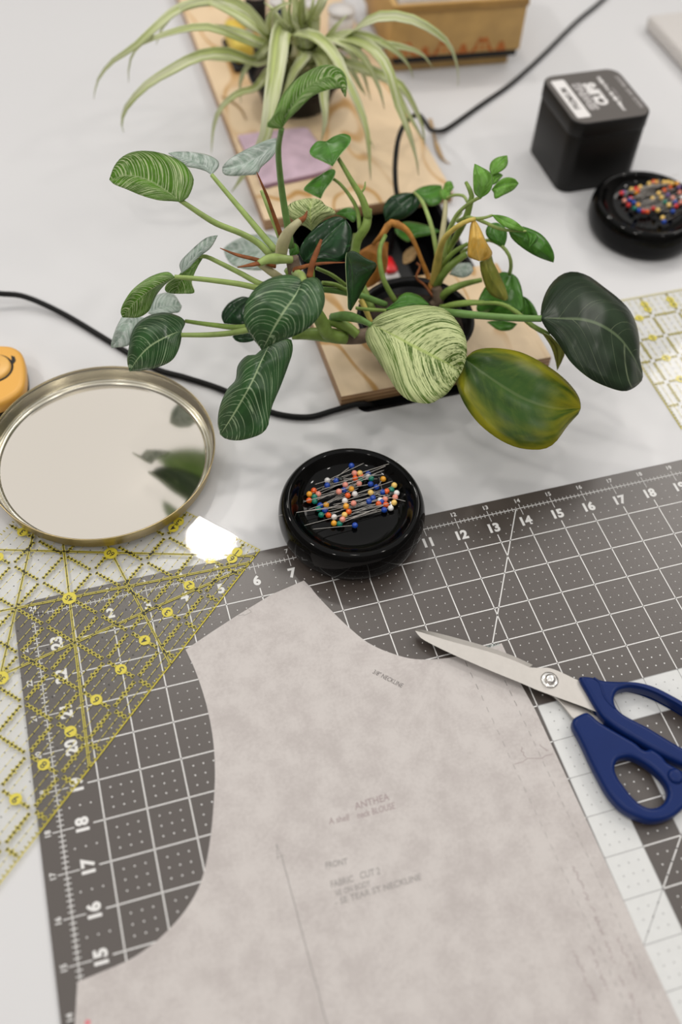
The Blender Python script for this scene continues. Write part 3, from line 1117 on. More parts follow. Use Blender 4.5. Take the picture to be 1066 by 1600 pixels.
tube('moulded_rib', [w('S', a, b, 0.0138) for a, b in ((275, 110), (320, 145), (345, 200), (365, 265), (400, 320), (465, 382))], 0.0008, M['blue_plastic'], h1, n=24)

# ------------------------------------------------------------------ tin lid
LID = Vector((-0.1885, 0.2225, 0))
lid = empty('tin_lid', (LID.x, LID.y, 0), 'upturned round gold tin lid with a mirror-bright inside', 'lid')
tilt = Matrix.Translation((LID.x, LID.y, 0.0053))
wall_prof = [(0.0, 0.0), (0.0770, 0.0), (0.0800, 0.0006), (0.0815, 0.0022), (0.0824, 0.0125), (0.0830, 0.0140), (0.0838, 0.0146), (0.0842, 0.0141),
             (0.0838, 0.0135)]
outer = lathe('outer_wall', wall_prof, M['gold_tin'], seg=120)
inner = lathe('inner_wall', [(0.0835, 0.0146), (0.0828, 0.0136), (0.0819, 0.0122), (0.0808, 0.0030), (0.0800, 0.0016), (0.0790, 0.0022), (0.0780, 0.0030),
                             (0.0768, 0.0024), (0.0758, 0.0008)], M['tin_wall'], seg=120)
base = lathe('mirror_floor', [(0.0762, 0.0009), (0.0745, 0.0007), (0.04, 0.00072), (0.0, 0.00075)], M['tin_mirror'], seg=120)
for o in (outer, inner, base):
    o.data.transform(tilt)
    attach(o, lid)

# ------------------------------------------------------------------ magnetic pin dishes and pins
DISH = smooth_prof([(0.0, 0.0185), (0.020, 0.0180), (0.0320, 0.0192), (0.0385, 0.0222), (0.0425, 0.0270), (0.0445, 0.0296), (0.0463, 0.0302), (0.0485, 0.0290),
                    (0.0512, 0.0245), (0.0526, 0.0170), (0.0522, 0.0095), (0.0500, 0.0030), (0.0470, 0.0002)], 60) + [(0.0455, 0.0), (0.0, 0.0)]


def dish_top(r):
    for (r0, z0), (r1, z1) in zip(DISH, DISH[1:]):
        if r0 <= r <= r1:
            return z0 + (z1 - z0) * (r - r0) / (r1 - r0 + 1e-9)
    return 0.0185


def pin_dish(center, label):
    o = empty('pin_dish', center, label, 'pin dish', 'magnetic pin dishes')
    lathe('dish_body', DISH, M['gloss_black'], o, seg=96)
    return o


D1 = Vector((-0.0250, 0.1192, 0.0021))
D2 = Vector((0.3425, 0.3845, 0.0002))
pin_dish(D1, 'glossy black pin dish standing on the edge of the cutting mat')
pin_dish(D2, 'glossy black pin dish on bare table beside the black storage tin')

PINC = {'b': ('blue', (0.012, 0.065, 0.40)), 'o': ('orange-red', (0.80, 0.115, 0.015)), 'y': ('amber', (0.88, 0.40, 0.03)), 'l': ('pale yellow', (0.90, 0.60, 0.16)),
        'g': ('teal green', (0.006, 0.21, 0.14)), 'p': ('pink', (0.84, 0.32, 0.24)), 'w': ('white', (0.82, 0.80, 0.78)), 'k': ('black', (0.008, 0.012, 0.010)),
        'r': ('red', (0.72, 0.03, 0.03)), 'v': ('violet', (0.16, 0.09, 0.26))}
for k_, (n_, c_) in PINC.items():
    M['pin_' + k_] = plain(n_.replace(' ', '_') + '_pin_plastic', c_, 0.18, coat=0.3)
_h = lathe('head', [(0.0022 * math.sin(math.pi * i / 8), -0.0022 * math.cos(math.pi * i / 8)) for i in range(9)], None, seg=14)
HEAD = {}
for k_ in PINC:
    me = _h.data.copy()
    me.name = 'pin_head_' + PINC[k_][0]
    me.materials.append(M['pin_' + k_])
    HEAD[k_] = me
bpy.data.objects.remove(_h)
PL = 0.031
_s = lathe('shaft', [(0.0, 0.0), (0.00015, -0.0008), (0.00023, -0.003), (0.00023, -PL)], M['steel'], seg=6)
SHAFT = _s.data
bpy.data.objects.remove(_s)


def pin(color, head, tail, where, label=None):
    """head and tail are room points; the pin runs from its ball head to its point"""
    cn = PINC[color][0]
    d = (tail - head)
    q = (-d).to_track_quat('Z', 'Y')
    o = bpy.data.objects.new('sewing_pin', None)
    o.location = head
    o.empty_display_size = 0.002
    link(o)
    tag(o, label or '%s ball-headed pin in the black dish %s' % (cn, where), 'pin', '%s-headed pins in the dish %s' % (cn, where))
    h = bpy.data.objects.new('head', HEAD[color])
    link(h, o)
    s = bpy.data.objects.new('shaft', SHAFT)
    s.rotation_mode = 'QUATERNION'
    # shaft mesh has its point at z = 0 and ends at -PL inside the head
    s.rotation_quaternion = (d).to_track_quat('Z', 'Y')
    s.location = d.normalized() * PL
    link(s, o)
    return o


heads1 = '''509,33,b 348,131,w 347,163,b 406,133,b 437,125,k 529,82,p 565,82,l 573,101,o 534,117,o 569,127,g 622,108,w 620,88,b 640,118,g 720,121,y
794,163,l 776,192,g 745,203,o 716,208,b 773,221,k 810,215,w 800,243,p 793,279,l 770,315,w 727,327,b 738,292,o 690,287,o 700,262,w 733,255,p
652,247,b 626,270,b 637,212,l 675,175,b 636,155,b 560,153,p 508,188,y 459,196,b 468,160,p 425,205,p 484,231,o 531,221,w 465,266,w 473,302,y
523,283,p 491,339,o 463,360,l 449,390,p 430,420,g 392,416,y 394,375,w 355,362,o 307,360,g 332,330,b 340,294,y 301,297,b 263,270,g 226,264,o
228,222,y 258,198,o 262,240,g 288,222,p 289,320,g 532,430,b 708,272,b'''.split()
TAIL1 = {(509, 33): (370, 140), (532, 430): (185, 462), (289, 320): (100, 352), (463, 360): (160, 440), (727, 327): (450, 405), (716, 208): (700, 140),
         (226, 264): (540, 190), (228, 222): (480, 140), (720, 121): (640, 230), (637, 212): (850, 265), (392, 416): (640, 330), (449, 390): (620, 350)}


def dish_point(u, v, D, lift):
    """the point of the dish's inner surface seen at u, v, lifted"""
    z = D.z + 0.0185
    for _ in range(6):
        p = at(u, v, z)
        r = math.hypot(p.x - D.x, p.y - D.y)
        z = D.z + dish_top(min(r, 0.040)) + lift
    return at(u, v, z)


LOOSE = {(509, 33): 'loose blue-headed pin at the dish side nearest the potted plants', (532, 430): 'loose blue-headed pin at the dish side nearest the paper pattern',
         (289, 320): 'teal-headed pin whose point rests on the dish rim toward the tin lid'}


def place_pins(heads, crop, tails, D, where, aim):
    seen = {}
    for i, hstr in enumerate(heads):
        a, b, cch = hstr.split(',')
        a, b = float(a), float(b)
        ctr = math.hypot(*[q - r for q, r in zip(px(crop, a, b), px(crop, *aim))])
        lift = 0.0023 + (0.006 if ctr < 22 else 0.0035 if ctr < 42 else 0.0004) * random.uniform(0.5, 1.2)
        hd = dish_point(*px(crop, a, b), D, lift)
        if (int(a), int(b)) in tails:
            tl = dish_point(*px(crop, *tails[(int(a), int(b))]), D, 0.0012)
        else:
            k = 1 if a < aim[0] - aim_j else -1 if a > aim[0] + aim_j else random.choice((-1, 1))
            cp = dish_point(*px(crop, a + k * 100, b - k * (30 + random.uniform(-26, 22)) + (aim[1] - b) * 0.12), D, lift + random.uniform(-0.001, 0.0015))
            dd = cp - hd
            tl = hd + dd.normalized() * PL
            r = Vector((tl.x - D.x, tl.y - D.y))
            tl.z = max(tl.z, D.z + dish_top(min(r.length, 0.042)) + 0.0008)
            tl.z = min(tl.z, D.z + 0.033)
        pin(cch, hd, tl, where, LOOSE.get((int(a), int(b))) if crop == 'P' else None)


aim_j = 60
place_pins(heads1, 'P', TAIL1, D1, 'on the cutting mat', (510, 235))
heads2 = '''375,380,r 400,372,v 410,465,p 490,335,l 545,370,y 590,310,l 455,515,r 515,485,b 565,515,y 525,550,g 575,575,b 625,585,r 670,590,o 735,550,r
790,572,l 845,660,l 860,705,b 730,440,l 830,430,l 865,345,o 775,255,y 860,255,l 950,265,l 935,310,o 800,380,l 870,480,g 915,515,l 960,435,p
985,480,b 960,585,b 1000,525,r 1030,310,v 1040,370,p 1055,485,p 480,440,r 690,270,l 540,330,r 905,400,v 1090,420,o 1100,330,w 1120,380,b
740,250,o 905,255,l 1010,270,y 560,355,o 470,455,b 1070,430,w'''.split()
aim_j = 90
place_pins(heads2, 'Q', {(845, 660): (1066, 560), (860, 705): (1060, 590)}, D2, 'beside the storage tin', (790, 420))

# ------------------------------------------------------------------ storage tin
tx0, tx1, ty0, ty1, tz = 0.2865, 0.3675, 0.4505, 0.5345, 0.0755
tin = empty('storage_tin', ((tx0 + tx1) / 2, (ty0 + ty1) / 2, 0), 'square black storage tin with white lettering on its lid', 'tin')
attach(box('tin_body', tx0 + 0.0006, tx1 - 0.0006, ty0 + 0.0006, ty1 - 0.0006, 0.0002, 0.0640, M['tin_black'], vert_bevel=0.013, bevel=0.0012), tin)
attach(box('lid', tx0, tx1, ty0, ty1, 0.0600, tz - 0.0003, M['tin_black'], vert_bevel=0.0135, bevel=0.0012), tin)
plate('lid_sheen_face', rrect(tx0 + 0.0012, tx1 - 0.0012, ty0 + 0.0012, ty1 - 0.0012, 0.0125), [], tz - 0.0003, tz, M['tin_top_sheen'], tin, bevel=0.0001, bseg=1)  # black lid top, its ceiling reflection painted as grey
zz = tz + 0.00008
RD, UPD = (0, 1, 0), (-1, 0, 0)
yb, yf = ty1, ty0
ym = (yb + yf) / 2
plate('label_panel', rrect(tx0 + 0.0065, tx0 + 0.0205, yf + 0.010, yb - 0.010, 0.002), [], tz + 0.00002, tz + 0.0001, M['white_print'], tin, smooth_angle=0)
lettering('lid_lettering', 'PREMIUM', 0.0090, (tx0 + 0.0135, ym, tz + 0.00018), RD, UPD, M['tin_top_sheen'], tin, bold=0.0002)
lettering('lid_lettering', 'SEWING', 0.0125, (tx0 + 0.0295, ym + 0.0005, zz), RD, UPD, M['grey_print'], tin, bold=0.0008, sx=0.95)
lettering('lid_lettering', 'CLIPS', 0.0155, (tx0 + 0.0415, ym + 0.002, zz), RD, UPD, M['white_print'], tin, bold=0.0010, sx=1.0)
lettering('lid_lettering', 'sewing clips for every fabric', 0.0056, (tx0 + 0.0555, ym, zz), RD, UPD, M['white_print'], tin, bold=0.0003, sx=0.93)
lettering('lid_lettering', 'thick layers', 0.0046, (tx0 + 0.0505 + 0.0098, ym - 0.002, zz), RD, UPD, M['grey_print'], tin, bold=0.0)
lettering('lid_lettering', 'HOLDS  SAFE  BRIGHT', 0.0056, (tx0 + 0.0745, ym - 0.001, zz), RD, UPD, M['grey_print'], tin, bold=0.00012, sx=1.0)

# ------------------------------------------------------------------ cords
cord1 = tube('extension_cord', [at(-120, 462, 0.010), at(-40, 456, 0.014), at(0, 459, 0.012), at(40, 464, 0.009), at(100, 491, 0.004), at(175, 536, 0.0027), at(240, 575, 0.0027), at(290, 590, 0.0027),
                            at(350, 610, 0.0027), at(420, 643, 0.0027), at(478, 652, 0.0030), at(520, 642, 0.0042), Vector((0.0080, 0.2298, 0.0046)), Vector((0.0190, 0.2300, 0.0036)),
                            Vector((0.0268, 0.2312, -0.003)), Vector((0.034, 0.2350, -0.014))], 0.0024, M['black_cord'], n=90, sides=10)
tag(cord1, 'black power cord running past the gold tin lid into the slot', 'cord', 'black power cords')
cord2 = tube('extension_cord', [Vector((0.112, 0.440, -0.030)), at(621, 325, 0.016), at(618, 285, 0.032), at(618, 250, 0.044), at(624, 212, 0.053), at(638, 187, 0.055),
                            at(654, 180, 0.046), at(664, 190, 0.030), at(672, 202, 0.014), at(684, 205, 0.006), at(700, 200, 0.0032), at(750, 165, 0.0027),
                            at(800, 130, 0.0027), at(850, 85, 0.0027), at(900, 35, 0.0027), at(945, -3, 0.0027), at(1000, -60, 0.0027)], 0.0024, M['black_cord'],
             n=110, sides=10)
tag(cord2, 'black power cord looping up from the slot toward the wooden box', 'cord', 'black power cords')

# ------------------------------------------------------------------ rotary cutter
rcx = empty('rotary_cutter', (-0.262, 0.318, 0.0), 'amber yellow rotary cutter head beside the gold tin lid', 'rotary cutter')
body = [(-0.245, 0.3500), (-0.2405, 0.3470), (-0.2365, 0.3420), (-0.2345, 0.3350), (-0.2340, 0.3250), (-0.2350, 0.3120), (-0.2375, 0.3020), (-0.243, 0.2945), (-0.252, 0.2895),
        (-0.264, 0.287), (-0.30, 0.288), (-0.36, 0.292), (-0.40, 0.296), (-0.405, 0.315), (-0.40, 0.331), (-0.36, 0.336), (-0.30, 0.345), (-0.265, 0.3525), (-0.254, 0.3525)]
bc = catmull([(*p, 0) for p in body[-3:] + body + body[:4]], 200)
i0 = min(range(100), key=lambda i: (bc[i] - Vector((*body[0], 0))).length)
i1 = min(range(100, 201), key=lambda i: (bc[i] - Vector((*body[0], 0))).length)
plate('cutter_body', [tuple(p[:2]) for p in bc[i0:i1]], [], 0.0045, 0.018, M['yellow_plastic'], rcx, bevel=0.004, bseg=4, smooth_angle=60)
plate('base_guard', [(p[0] - 0.0005, p[1] - 0.0008) for p in bc[i0:i1]], [], 0.0003, 0.0050, M['black_matte'], rcx, bevel=0.001, bseg=1)
cc = (-0.2585, 0.3255, 0.018)
d = lathe('blade_disc', [(0, 0.0030), (0.012, 0.0030), (0.0135, 0.0024), (0.0140, 0.0)], M['yellow_disc'], seg=48, center=cc)
attach(d, rcx)
d = lathe('disc_groove', [(0.0141, 0.0002), (0.0155, 0.0004), (0.0157, 0.0)], M['black_matte'], seg=48, center=cc)
attach(d, rcx)
d = lathe('centre_knob', [(0, 0.0052), (0.004, 0.0050), (0.0055, 0.0040), (0.006, 0.0028)], M['yellow_plastic'], seg=32, center=cc)
attach(d, bpy.data.objects['blade_disc'])
d = plate('blade_slot', [(-0.2435, 0.3365), (-0.2410, 0.3345), (-0.2405, 0.3300), (-0.2425, 0.3270), (-0.2440, 0.3290), (-0.2435, 0.3330)], [], 0.0176, 0.0184, M['black_matte'], rcx)

# ------------------------------------------------------------------ decorated box and its base
bxo = empty('keepsake_box', (0.188, 0.690, 0.0205), 'tan wooden box with an orange stencilled border', 'box')
BX0, BX1, BY0, BY1, BZ0, BZ1 = 0.188, 0.3355, 0.690, 0.84, 0.0205, 0.0765
wt = 0.006
attach(box('front_panel', BX0, BX1, BY0, BY0 + wt, BZ0, BZ1, M['box_wood'], bevel=0.001), bxo)
attach(box('back_panel', BX0, BX1, BY1 - wt, BY1, BZ0, BZ1, M['box_wood'], bevel=0.001), bxo)
attach(box('side_panel', BX0, BX0 + wt, BY0 + wt, BY1 - wt, BZ0, BZ1, M['box_wood'], bevel=0.001), bxo)
attach(box('side_panel', BX1 - wt, BX1, BY0 + wt, BY1 - wt, BZ0, BZ1, M['box_wood'], bevel=0.001), bxo)
attach(box('bottom_panel', BX0 + wt, BX1 - wt, BY0 + wt, BY1 - wt, BZ0, BZ0 + 0.004, M['box_wood']), bxo)
attach(box('rim_moulding', BX0 - 0.001, BX1 + 0.001, BY0 - 0.002, BY0 + 0.001, BZ1 - 0.007, BZ1 + 0.001, M['box_dark'], bevel=0.0006), bxo)
st = Flat()
x = BX0 + 0.004
big = True
yy = BY0 - 0.0003
while x < BX1 - 0.012:
    wd, hh = (0.027, 0.019) if big else (0.013, 0.012)
    n = 12
    pts = [Vector((x + wd * i / n, yy, BZ0 + 0.0015 + hh * (math.sin(math.pi * i / n) ** 1.4) * (0.86 + 0.14 * math.cos(6 * math.pi * i / n)))) for i in range(n + 1)]
    th = 0.0055 if big else hh * 0.9
    for a, b in zip(pts, pts[1:]):
        a0, b0 = a.copy(), b.copy()
        a0.z, b0.z = max(BZ0 + 0.001, a.z - th), max(BZ0 + 0.001, b.z - th)
        st.quad(a0, b0, b, a)
    if big:
        for q in (0.25, 0.5, 0.75):
            cx_ = x + wd * q
            st.poly([Vector((cx_ + 0.002 * math.cos(t_), yy, BZ0 + 0.0055 + 0.003 * math.sin(t_))) for t_ in [2 * math.pi * g / 8 for g in range(8)]])
    x += wd + 0.0015
    big = not big
    if x + (0.027 if big else 0.013) > BX1 - 0.002:
        break
st.build('stencil_border', M['orange_print'], bxo)
TURN = math.radians(-4.67)
bxo.rotation_euler.z = TURN
pl = box('folded_paper', BX0 + 0.010, BX1 - 0.035, BY0 + 0.010, BY1 - 0.02, BZ0 + 0.0045, BZ1 + 0.004, M['cream_paper'], bevel=0.003)
pl.data.transform(Matrix.Translation((BX0, BY0, 0)) @ Matrix.Rotation(TURN, 4, 'Z') @ Matrix.Translation((-BX0, -BY0, 0)))
tag(pl, 'stack of folded white paper standing inside the stencilled box', 'paper')
sb = empty('wooden_riser', (0.188, 0.690, 0.0002), 'low honey wood riser with a black recess under the stencilled box', 'riser')
attach(box('riser_slab', 0.194, 0.328, 0.699, 0.83, 0.0002, 0.0115, M['slab_wood'], bevel=0.002), sb)
attach(box('riser_spacer', 0.194, 0.334, 0.694, 0.83, 0.0116, 0.0203, M['black_matte'], bevel=0.001), sb)

sb.rotation_euler.z = TURN

# white flat case at the far side
wc = empty('white_case', (0.68, 0.78, 0.0), 'low white plastic case standing past the black storage tin', 'case')
attach(box('case_body', 0.515, 0.86, 0.50, 0.722, 0.0008, 0.018, M['white_plastic'], bevel=0.004), wc)
attach(box('case_foot', 0.530, 0.84, 0.53, 0.70, 0.0001, 0.0008, M['black_matte']), wc)
attach(box('case_latch', 0.600, 0.63, 0.62, 0.66, 0.0181, 0.022, M['tin_top_sheen'], bevel=0.001), wc)

# ------------------------------------------------------------------ mauve cloth
mv = empty('fabric_swatch', at(440, 245, 0.0122), 'folded mauve fabric swatch on the long plywood cover', 'fabric')
mo = [(372, 214), (398, 210), (440, 205), (478, 202), (488, 212), (502, 232), (517, 259), (508, 269), (470, 279), (430, 287), (412, 291), (404, 275), (390, 250)]
mc = catmull([Vector((*at(u, v, 0.015)[:2], 0)) for u, v in mo + mo[:1]], 70)[:-1]
plate('lower_fold', [tuple(p[:2]) for p in mc], [], 0.0123, 0.0142, M['mauve_edge'], mv, bevel=0.0008, bseg=2)
plate('upper_fold', [(p.x, p.y + 0.001) for p in mc], [], 0.0143, 0.0168, M['mauve'], mv, bevel=0.0011, bseg=3)

# ------------------------------------------------------------------ small things behind the spider plant
tc_ = empty('tool_case', (0.042, 0.735, 0.0125), 'small yellow case with an orange edge and black base behind the spider plant', 'case')
attach(box('case_base', 0.022, 0.058, 0.712, 0.775, 0.0125, 0.018, M['black_matte'], bevel=0.002), tc_)
attach(box('case_body', 0.024, 0.046, 0.716, 0.772, 0.0181, 0.042, M['case_yellow'], bevel=0.006), tc_)
tube('edge_strip', [at(360, 3, 0.046), at(378, 18, 0.050), at(394, 35, 0.048), at(411, 58, 0.043)], 0.0048, M['case_orange'], tc_, n=20)


def spool(loc, thread, col, r=0.012, h=0.04):
    s = empty('thread_spool', loc, '%s thread spool behind the spider plant' % col, 'thread spool', 'thread spools behind the spider plant')
    lathe('thread', [(r * 0.6, 0.004), (r * 0.93, 0.005), (r, h * 0.3), (r, h * 0.7), (r * 0.93, h - 0.005), (r * 0.6, h - 0.004)], thread, s, seg=32)
    lathe('spool_core', [(0, 0), (r * 1.05, 0), (r * 1.05, 0.003), (r * 0.7, 0.004), (r * 0.55, 0.005), (r * 0.55, h - 0.005), (r * 0.7, h - 0.004), (r * 1.05, h - 0.003),
                         (r * 1.05, h), (0, h)], M['white_plastic'], s, seg=32)
    return s


spool((0.067, 0.800, 0.0122), M['black_thread'], 'black')
spool((0.085, 0.775, 0.0122), M['navy_thread'], 'navy blue', 0.009)
spool((0.120, 0.765, 0.0122), M['red_thread'], 'red', 0.010)
spool((0.146, 0.735, 0.0122), M['white_thread'], 'white', 0.014, 0.045)

# ------------------------------------------------------------------ leaves
def loft_leaf(name, m, mid, left, right, parent, crop=None, z=(0.1,), el=0.0, er=0.0, bulge=0.002, nt_=30, ns=6, rim=True, thick=0.0005):
    """leaf blade lofted from its midrib to its two margins; z: heights along the midrib, el/er: how far each margin rises"""
    cv = (lambda p: px(crop, *p)) if crop else (lambda p: p)
    def rs(pts):
        return [(p.x, p.y) for p in catmull([(*cv(p), 0) for p in pts], nt_)]
    mu, lu, ru = rs(mid), rs(left), rs(right)
    zs = []
    for i in range(nt_ + 1):
        t = i / nt_ * (len(z) - 1)
        a = min(int(t), len(z) - 2) if len(z) > 1 else 0
        zs.append(z[0] if len(z) == 1 else z[a] + (z[a + 1] - z[a]) * (t - a))
    verts, uvs = [], []
    for i in range(nt_ + 1):
        t = i / nt_
        prof = math.sin(math.pi * min(1, max(0, t))) ** 0.6 if 0 < t < 1 else 0
        Pm, Pl, Pr = at(*mu[i], zs[i]), at(*lu[i], zs[i] + el * prof), at(*ru[i], zs[i] + er * prof)
        for j in range(-ns, ns + 1):
            s = abs(j) / ns
            E = Pl if j < 0 else Pr
            p = Pm.lerp(E, s)
            p.z += bulge * math.sin(math.pi * s) * prof
            verts.append(p)
            uvs.append((0.5 + 0.5 * j / ns, t))
    n = 2 * ns + 1
    faces = []
    for i in range(nt_):
        for j in range(n - 1):
            faces.append((i * n + j, (i + 1) * n + j, (i + 1) * n + j + 1, i * n + j + 1))
    o = mesh_obj(name, verts, faces, m, None, True, uvs)
    if rim:
        o.data.materials.append(M['leaf_rim'])
    md = o.modifiers.new('thickness', 'SOLIDIFY')
    md.thickness = thick
    md.offset = 0
    if rim:
        md.material_offset_rim = 1
    attach(o, parent)
    return o


pot_c = Vector((0.071, 0.268, 0.0122))
plant = empty('potted_philodendron', pot_c, 'leafy philodendron with white-striped leaves in a black pot', 'potted plant')
RZ = 0.052
pot_o = lathe('pot', smooth_prof([(0.0, 0.0), (0.0290, 0.0), (0.0305, 0.0015)], 4) + [(0.0405, 0.0330), (0.0430, 0.0340), (0.0455, 0.0350), (0.0470, 0.0375), (0.0465, 0.0398), (0.0445, 0.0400),
      (0.0425, 0.0380), (0.0410, 0.0300)], M['black_pot'], plant, seg=72)
lathe('soil', [(0.0, 0.0285), (0.0200, 0.0300), (0.0409, 0.0285)], M['soil'], pot_o, seg=48)


def leaf(m, crop, mid, left, right, z, el=0.0, er=0.0, bulge=0.002, name='leaf', rim=True):
    return loft_leaf(name, M[m], mid, left, right, plant, crop, z, el, er, bulge, rim=rim)


def stalk(m, crop, pts, z, r, name='stem', n=20, flat=1.0):
    """a stalk through measured points with a height each; r in metres"""
    P = [w(crop, a, b, zz_) for (a, b), zz_ in zip(pts, z)]
    return tube(name, P, r, M[m], plant, n=n, flat=flat)


# --- white-striped philodendron, left side
leaf('striped_backlit', 'A', [(325, 308), (262, 262), (195, 222), (115, 200), (30, 215)],
     [(325, 308), (290, 305), (230, 300), (160, 280), (100, 255), (50, 235), (30, 215)],
     [(325, 308), (356, 290), (378, 240), (378, 205), (350, 160), (300, 125), (220, 100), (140, 98), (85, 120), (50, 160), (30, 215)],
     (.166, .170, .170, .166, .160), 0, .004, .003)
leaf('silver', 'A', [(455, 195), (430, 165), (380, 140), (330, 122), (275, 105)], [(455, 195), (430, 180), (390, 168), (350, 160), (310, 132), (275, 105)],
     [(455, 195), (480, 170), (485, 145), (465, 125), (420, 108), (350, 100), (275, 105)], (.160, .163, .162, .160), 0, 0, .002)
leaf('silver', 'A', [(728, 62), (660, 115), (590, 150), (500, 168)], [(728, 92), (700, 130), (660, 165), (645, 192), (600, 197), (540, 200), (505, 192), (500, 168)],
     [(725, 42), (690, 50), (640, 70), (580, 100), (530, 130), (502, 160), (500, 168)], (.150, .152, .150), -.004, .004, .002)
leaf('striped_backlit', 'F', [(375, 535), (400, 470), (450, 400), (510, 345), (585, 325), (640, 405)],
     [(375, 535), (340, 535), (308, 522), (340, 480), (370, 410), (420, 345), (480, 300), (540, 274), (590, 274), (630, 300), (645, 345), (640, 405)],
     [(375, 535), (400, 500), (440, 460), (500, 402), (560, 376), (610, 368), (632, 375), (640, 405)], (.235, .244, .250, .252, .250, .242), .001, 0, .003)
leaf('striped_light', 'D', [(600, 232), (592, 170), (590, 110), (600, 40)], [(600, 232), (560, 205), (500, 175), (460, 140), (450, 100), (480, 65), (540, 45), (600, 40)],
     [(600, 232), (640, 190), (690, 150), (740, 130), (720, 100), (680, 80), (650, 50), (600, 40)], (.118, .128, .134, .132), 0, 0, .003)
leaf('deep', 'D', [(550, 412), (640, 330), (720, 250), (800, 165)], [(550, 412), (527, 370), (530, 330), (570, 265), (640, 195), (710, 155), (760, 147), (800, 165)],
     [(550, 412), (600, 427), (680, 422), (760, 412), (800, 390), (825, 330), (838, 265), (830, 210), (800, 165)], (.128, .135, .140, .142), .006, -.006, .002)
leaf('deep', 'D', [(806, 360), (832, 440), (838, 540), (836, 640), (830, 707)], [(806, 360), (800, 400), (803, 500), (812, 620), (815, 690), (830, 707)],
     [(806, 360), (850, 352), (920, 395), (985, 435), (930, 530), (870, 640), (830, 707)], (.140, .132, .122, .112, .104), .004, -.012, .001)
leaf('striped_dark', 'D', [(540, 540), (500, 620), (430, 720), (370, 820), (303, 942)],
     [(540, 540), (560, 520), (610, 507), (650, 530), (670, 590), (676, 650), (655, 720), (610, 780), (550, 830), (480, 862), (400, 890), (350, 912), (303, 942)],
     [(540, 540), (520, 510), (470, 494), (400, 500), (320, 530), (250, 590), (205, 670), (195, 740), (205, 800), (240, 860), (280, 910), (303, 942)],
     (.158, .156, .148, .136, .120), .000, .004, .004)
leaf('striped_dark', 'A', [(700, 895), (662, 970), (622, 1060), (560, 1170), (492, 1278)],
     [(700, 895), (750, 880), (785, 880), (792, 930), (770, 1000), (740, 1080), (710, 1150), (697, 1200), (690, 1240), (660, 1275), (580, 1300), (520, 1296), (492, 1278)],
     [(700, 895), (655, 930), (640, 945), (600, 950), (565, 990), (555, 1050), (520, 1090), (490, 1160), (481, 1230), (492, 1278)],
     (.112, .108, .098, .080, .056), -.008, -.008, .002)
leaf('striped_dark', 'A', [(330, 845), (270, 870), (200, 910), (150, 960), (114, 1013)],
     [(330, 845), (326, 890), (310, 940), (280, 975), (220, 1000), (160, 1010), (114, 1013)],
     [(330, 845), (345, 810), (320, 785), (260, 769), (200, 780), (150, 810), (125, 850), (110, 920), (104, 970), (114, 1013)],
     (.098, .096, .088, .078, .064), -.006, .002, .003)
leaf('striped', 'A', [(302, 622), (220, 662), (140, 722), (84, 788)], [(302, 622), (260, 652), (225, 695), (205, 735), (190, 765), (150, 788), (84, 788)],
     [(302, 622), (270, 600), (200, 620), (130, 670), (90, 725), (76, 765), (84, 788)], (.130, .132, .124, .108), -.012, .004, .002)
leaf('silver', 'A', [(330, 605), (380, 545), (430, 492), (480, 448)], [(330, 605), (362, 582), (402, 538), (450, 500), (480, 448)],
     [(330, 605), (324, 562), (370, 510), (430, 460), (480, 448)], (.128, .134, .138, .138))
leaf('striped', 'A', [(422, 535), (370, 590), (325, 640), (300, 690)], [(422, 535), (396, 580), (372, 640), (383, 685), (340, 690), (300, 690)],
     [(422, 535), (385, 545), (340, 580), (320, 610), (268, 650), (263, 680), (300, 690)], (.126, .122, .112, .098), 0, 0, .001)
leaf('silver', 'A', [(192, 772), (250, 745), (330, 742)], [(192, 772), (230, 784), (290, 772), (320, 766), (330, 742)],
     [(192, 772), (200, 720), (245, 690), (295, 692), (330, 742)], (.070, .072, .068))
leaf('silver', 'A', [(125, 785), (95, 840), (38, 916)], [(172, 790), (180, 802), (124, 860), (110, 905), (38, 916)],
     [(82, 785), (55, 840), (38, 895), (38, 916)], (.082, .078, .066), 0, 0, .002)
leaf('deep', 'D', [(232, 632), (150, 690), (78, 782)], [(232, 632), (232, 700), (200, 790), (130, 788), (78, 782)],
     [(232, 632), (180, 624), (110, 658), (70, 708), (63, 745), (78, 782)], (.075, .072, .064))
leaf('deep', 'D', [(128, 862), (190, 866), (258, 866)], [(128, 862), (150, 886), (190, 896), (250, 886), (258, 866)], [(128, 862), (170, 840), (255, 848), (258, 866)],
     (.058, .060, .058))
leaf('silver', 'D', [(405, 345), (320, 350), (220, 350), (75, 340)], [(405, 425), (320, 462), (220, 462), (130, 437), (90, 390), (75, 340)],
     [(405, 278), (340, 254), (230, 258), (140, 290), (82, 328), (75, 340)], (.060, .062, .058, .050))
# --- pale striped leaf, ageing leaf, dark veined leaf
leaf('striped_light', 'B', [(318, 737), (400, 778), (500, 832), (600, 882), (698, 932)],
     [(318, 737), (300, 765), (297, 800), (312, 835), (360, 905), (395, 960), (430, 1015), (480, 1055), (560, 1068), (600, 1050), (640, 1022), (680, 965), (698, 932)],
     [(318, 737), (345, 705), (400, 678), (500, 659), (600, 666), (650, 693), (690, 745), (715, 800), (718, 860), (710, 900), (698, 932)],
     (.096, .098, .096, .090, .080), -.012, .010, .004)
leaf('ageing', 'C', [(78, 527), (160, 590), (260, 660), (360, 715), (480, 750), (604, 752)],
     [(78, 527), (40, 600), (45, 660), (80, 740), (140, 820), (220, 885), (300, 925), (370, 939), (440, 936), (490, 905), (545, 830), (600, 770), (604, 752)],
     [(78, 527), (120, 491), (180, 478), (260, 482), (340, 500), (430, 545), (510, 600), (570, 660), (600, 712), (604, 752)],
     (.078, .080, .079, .075, .068, .058), -.012, .004, .004)
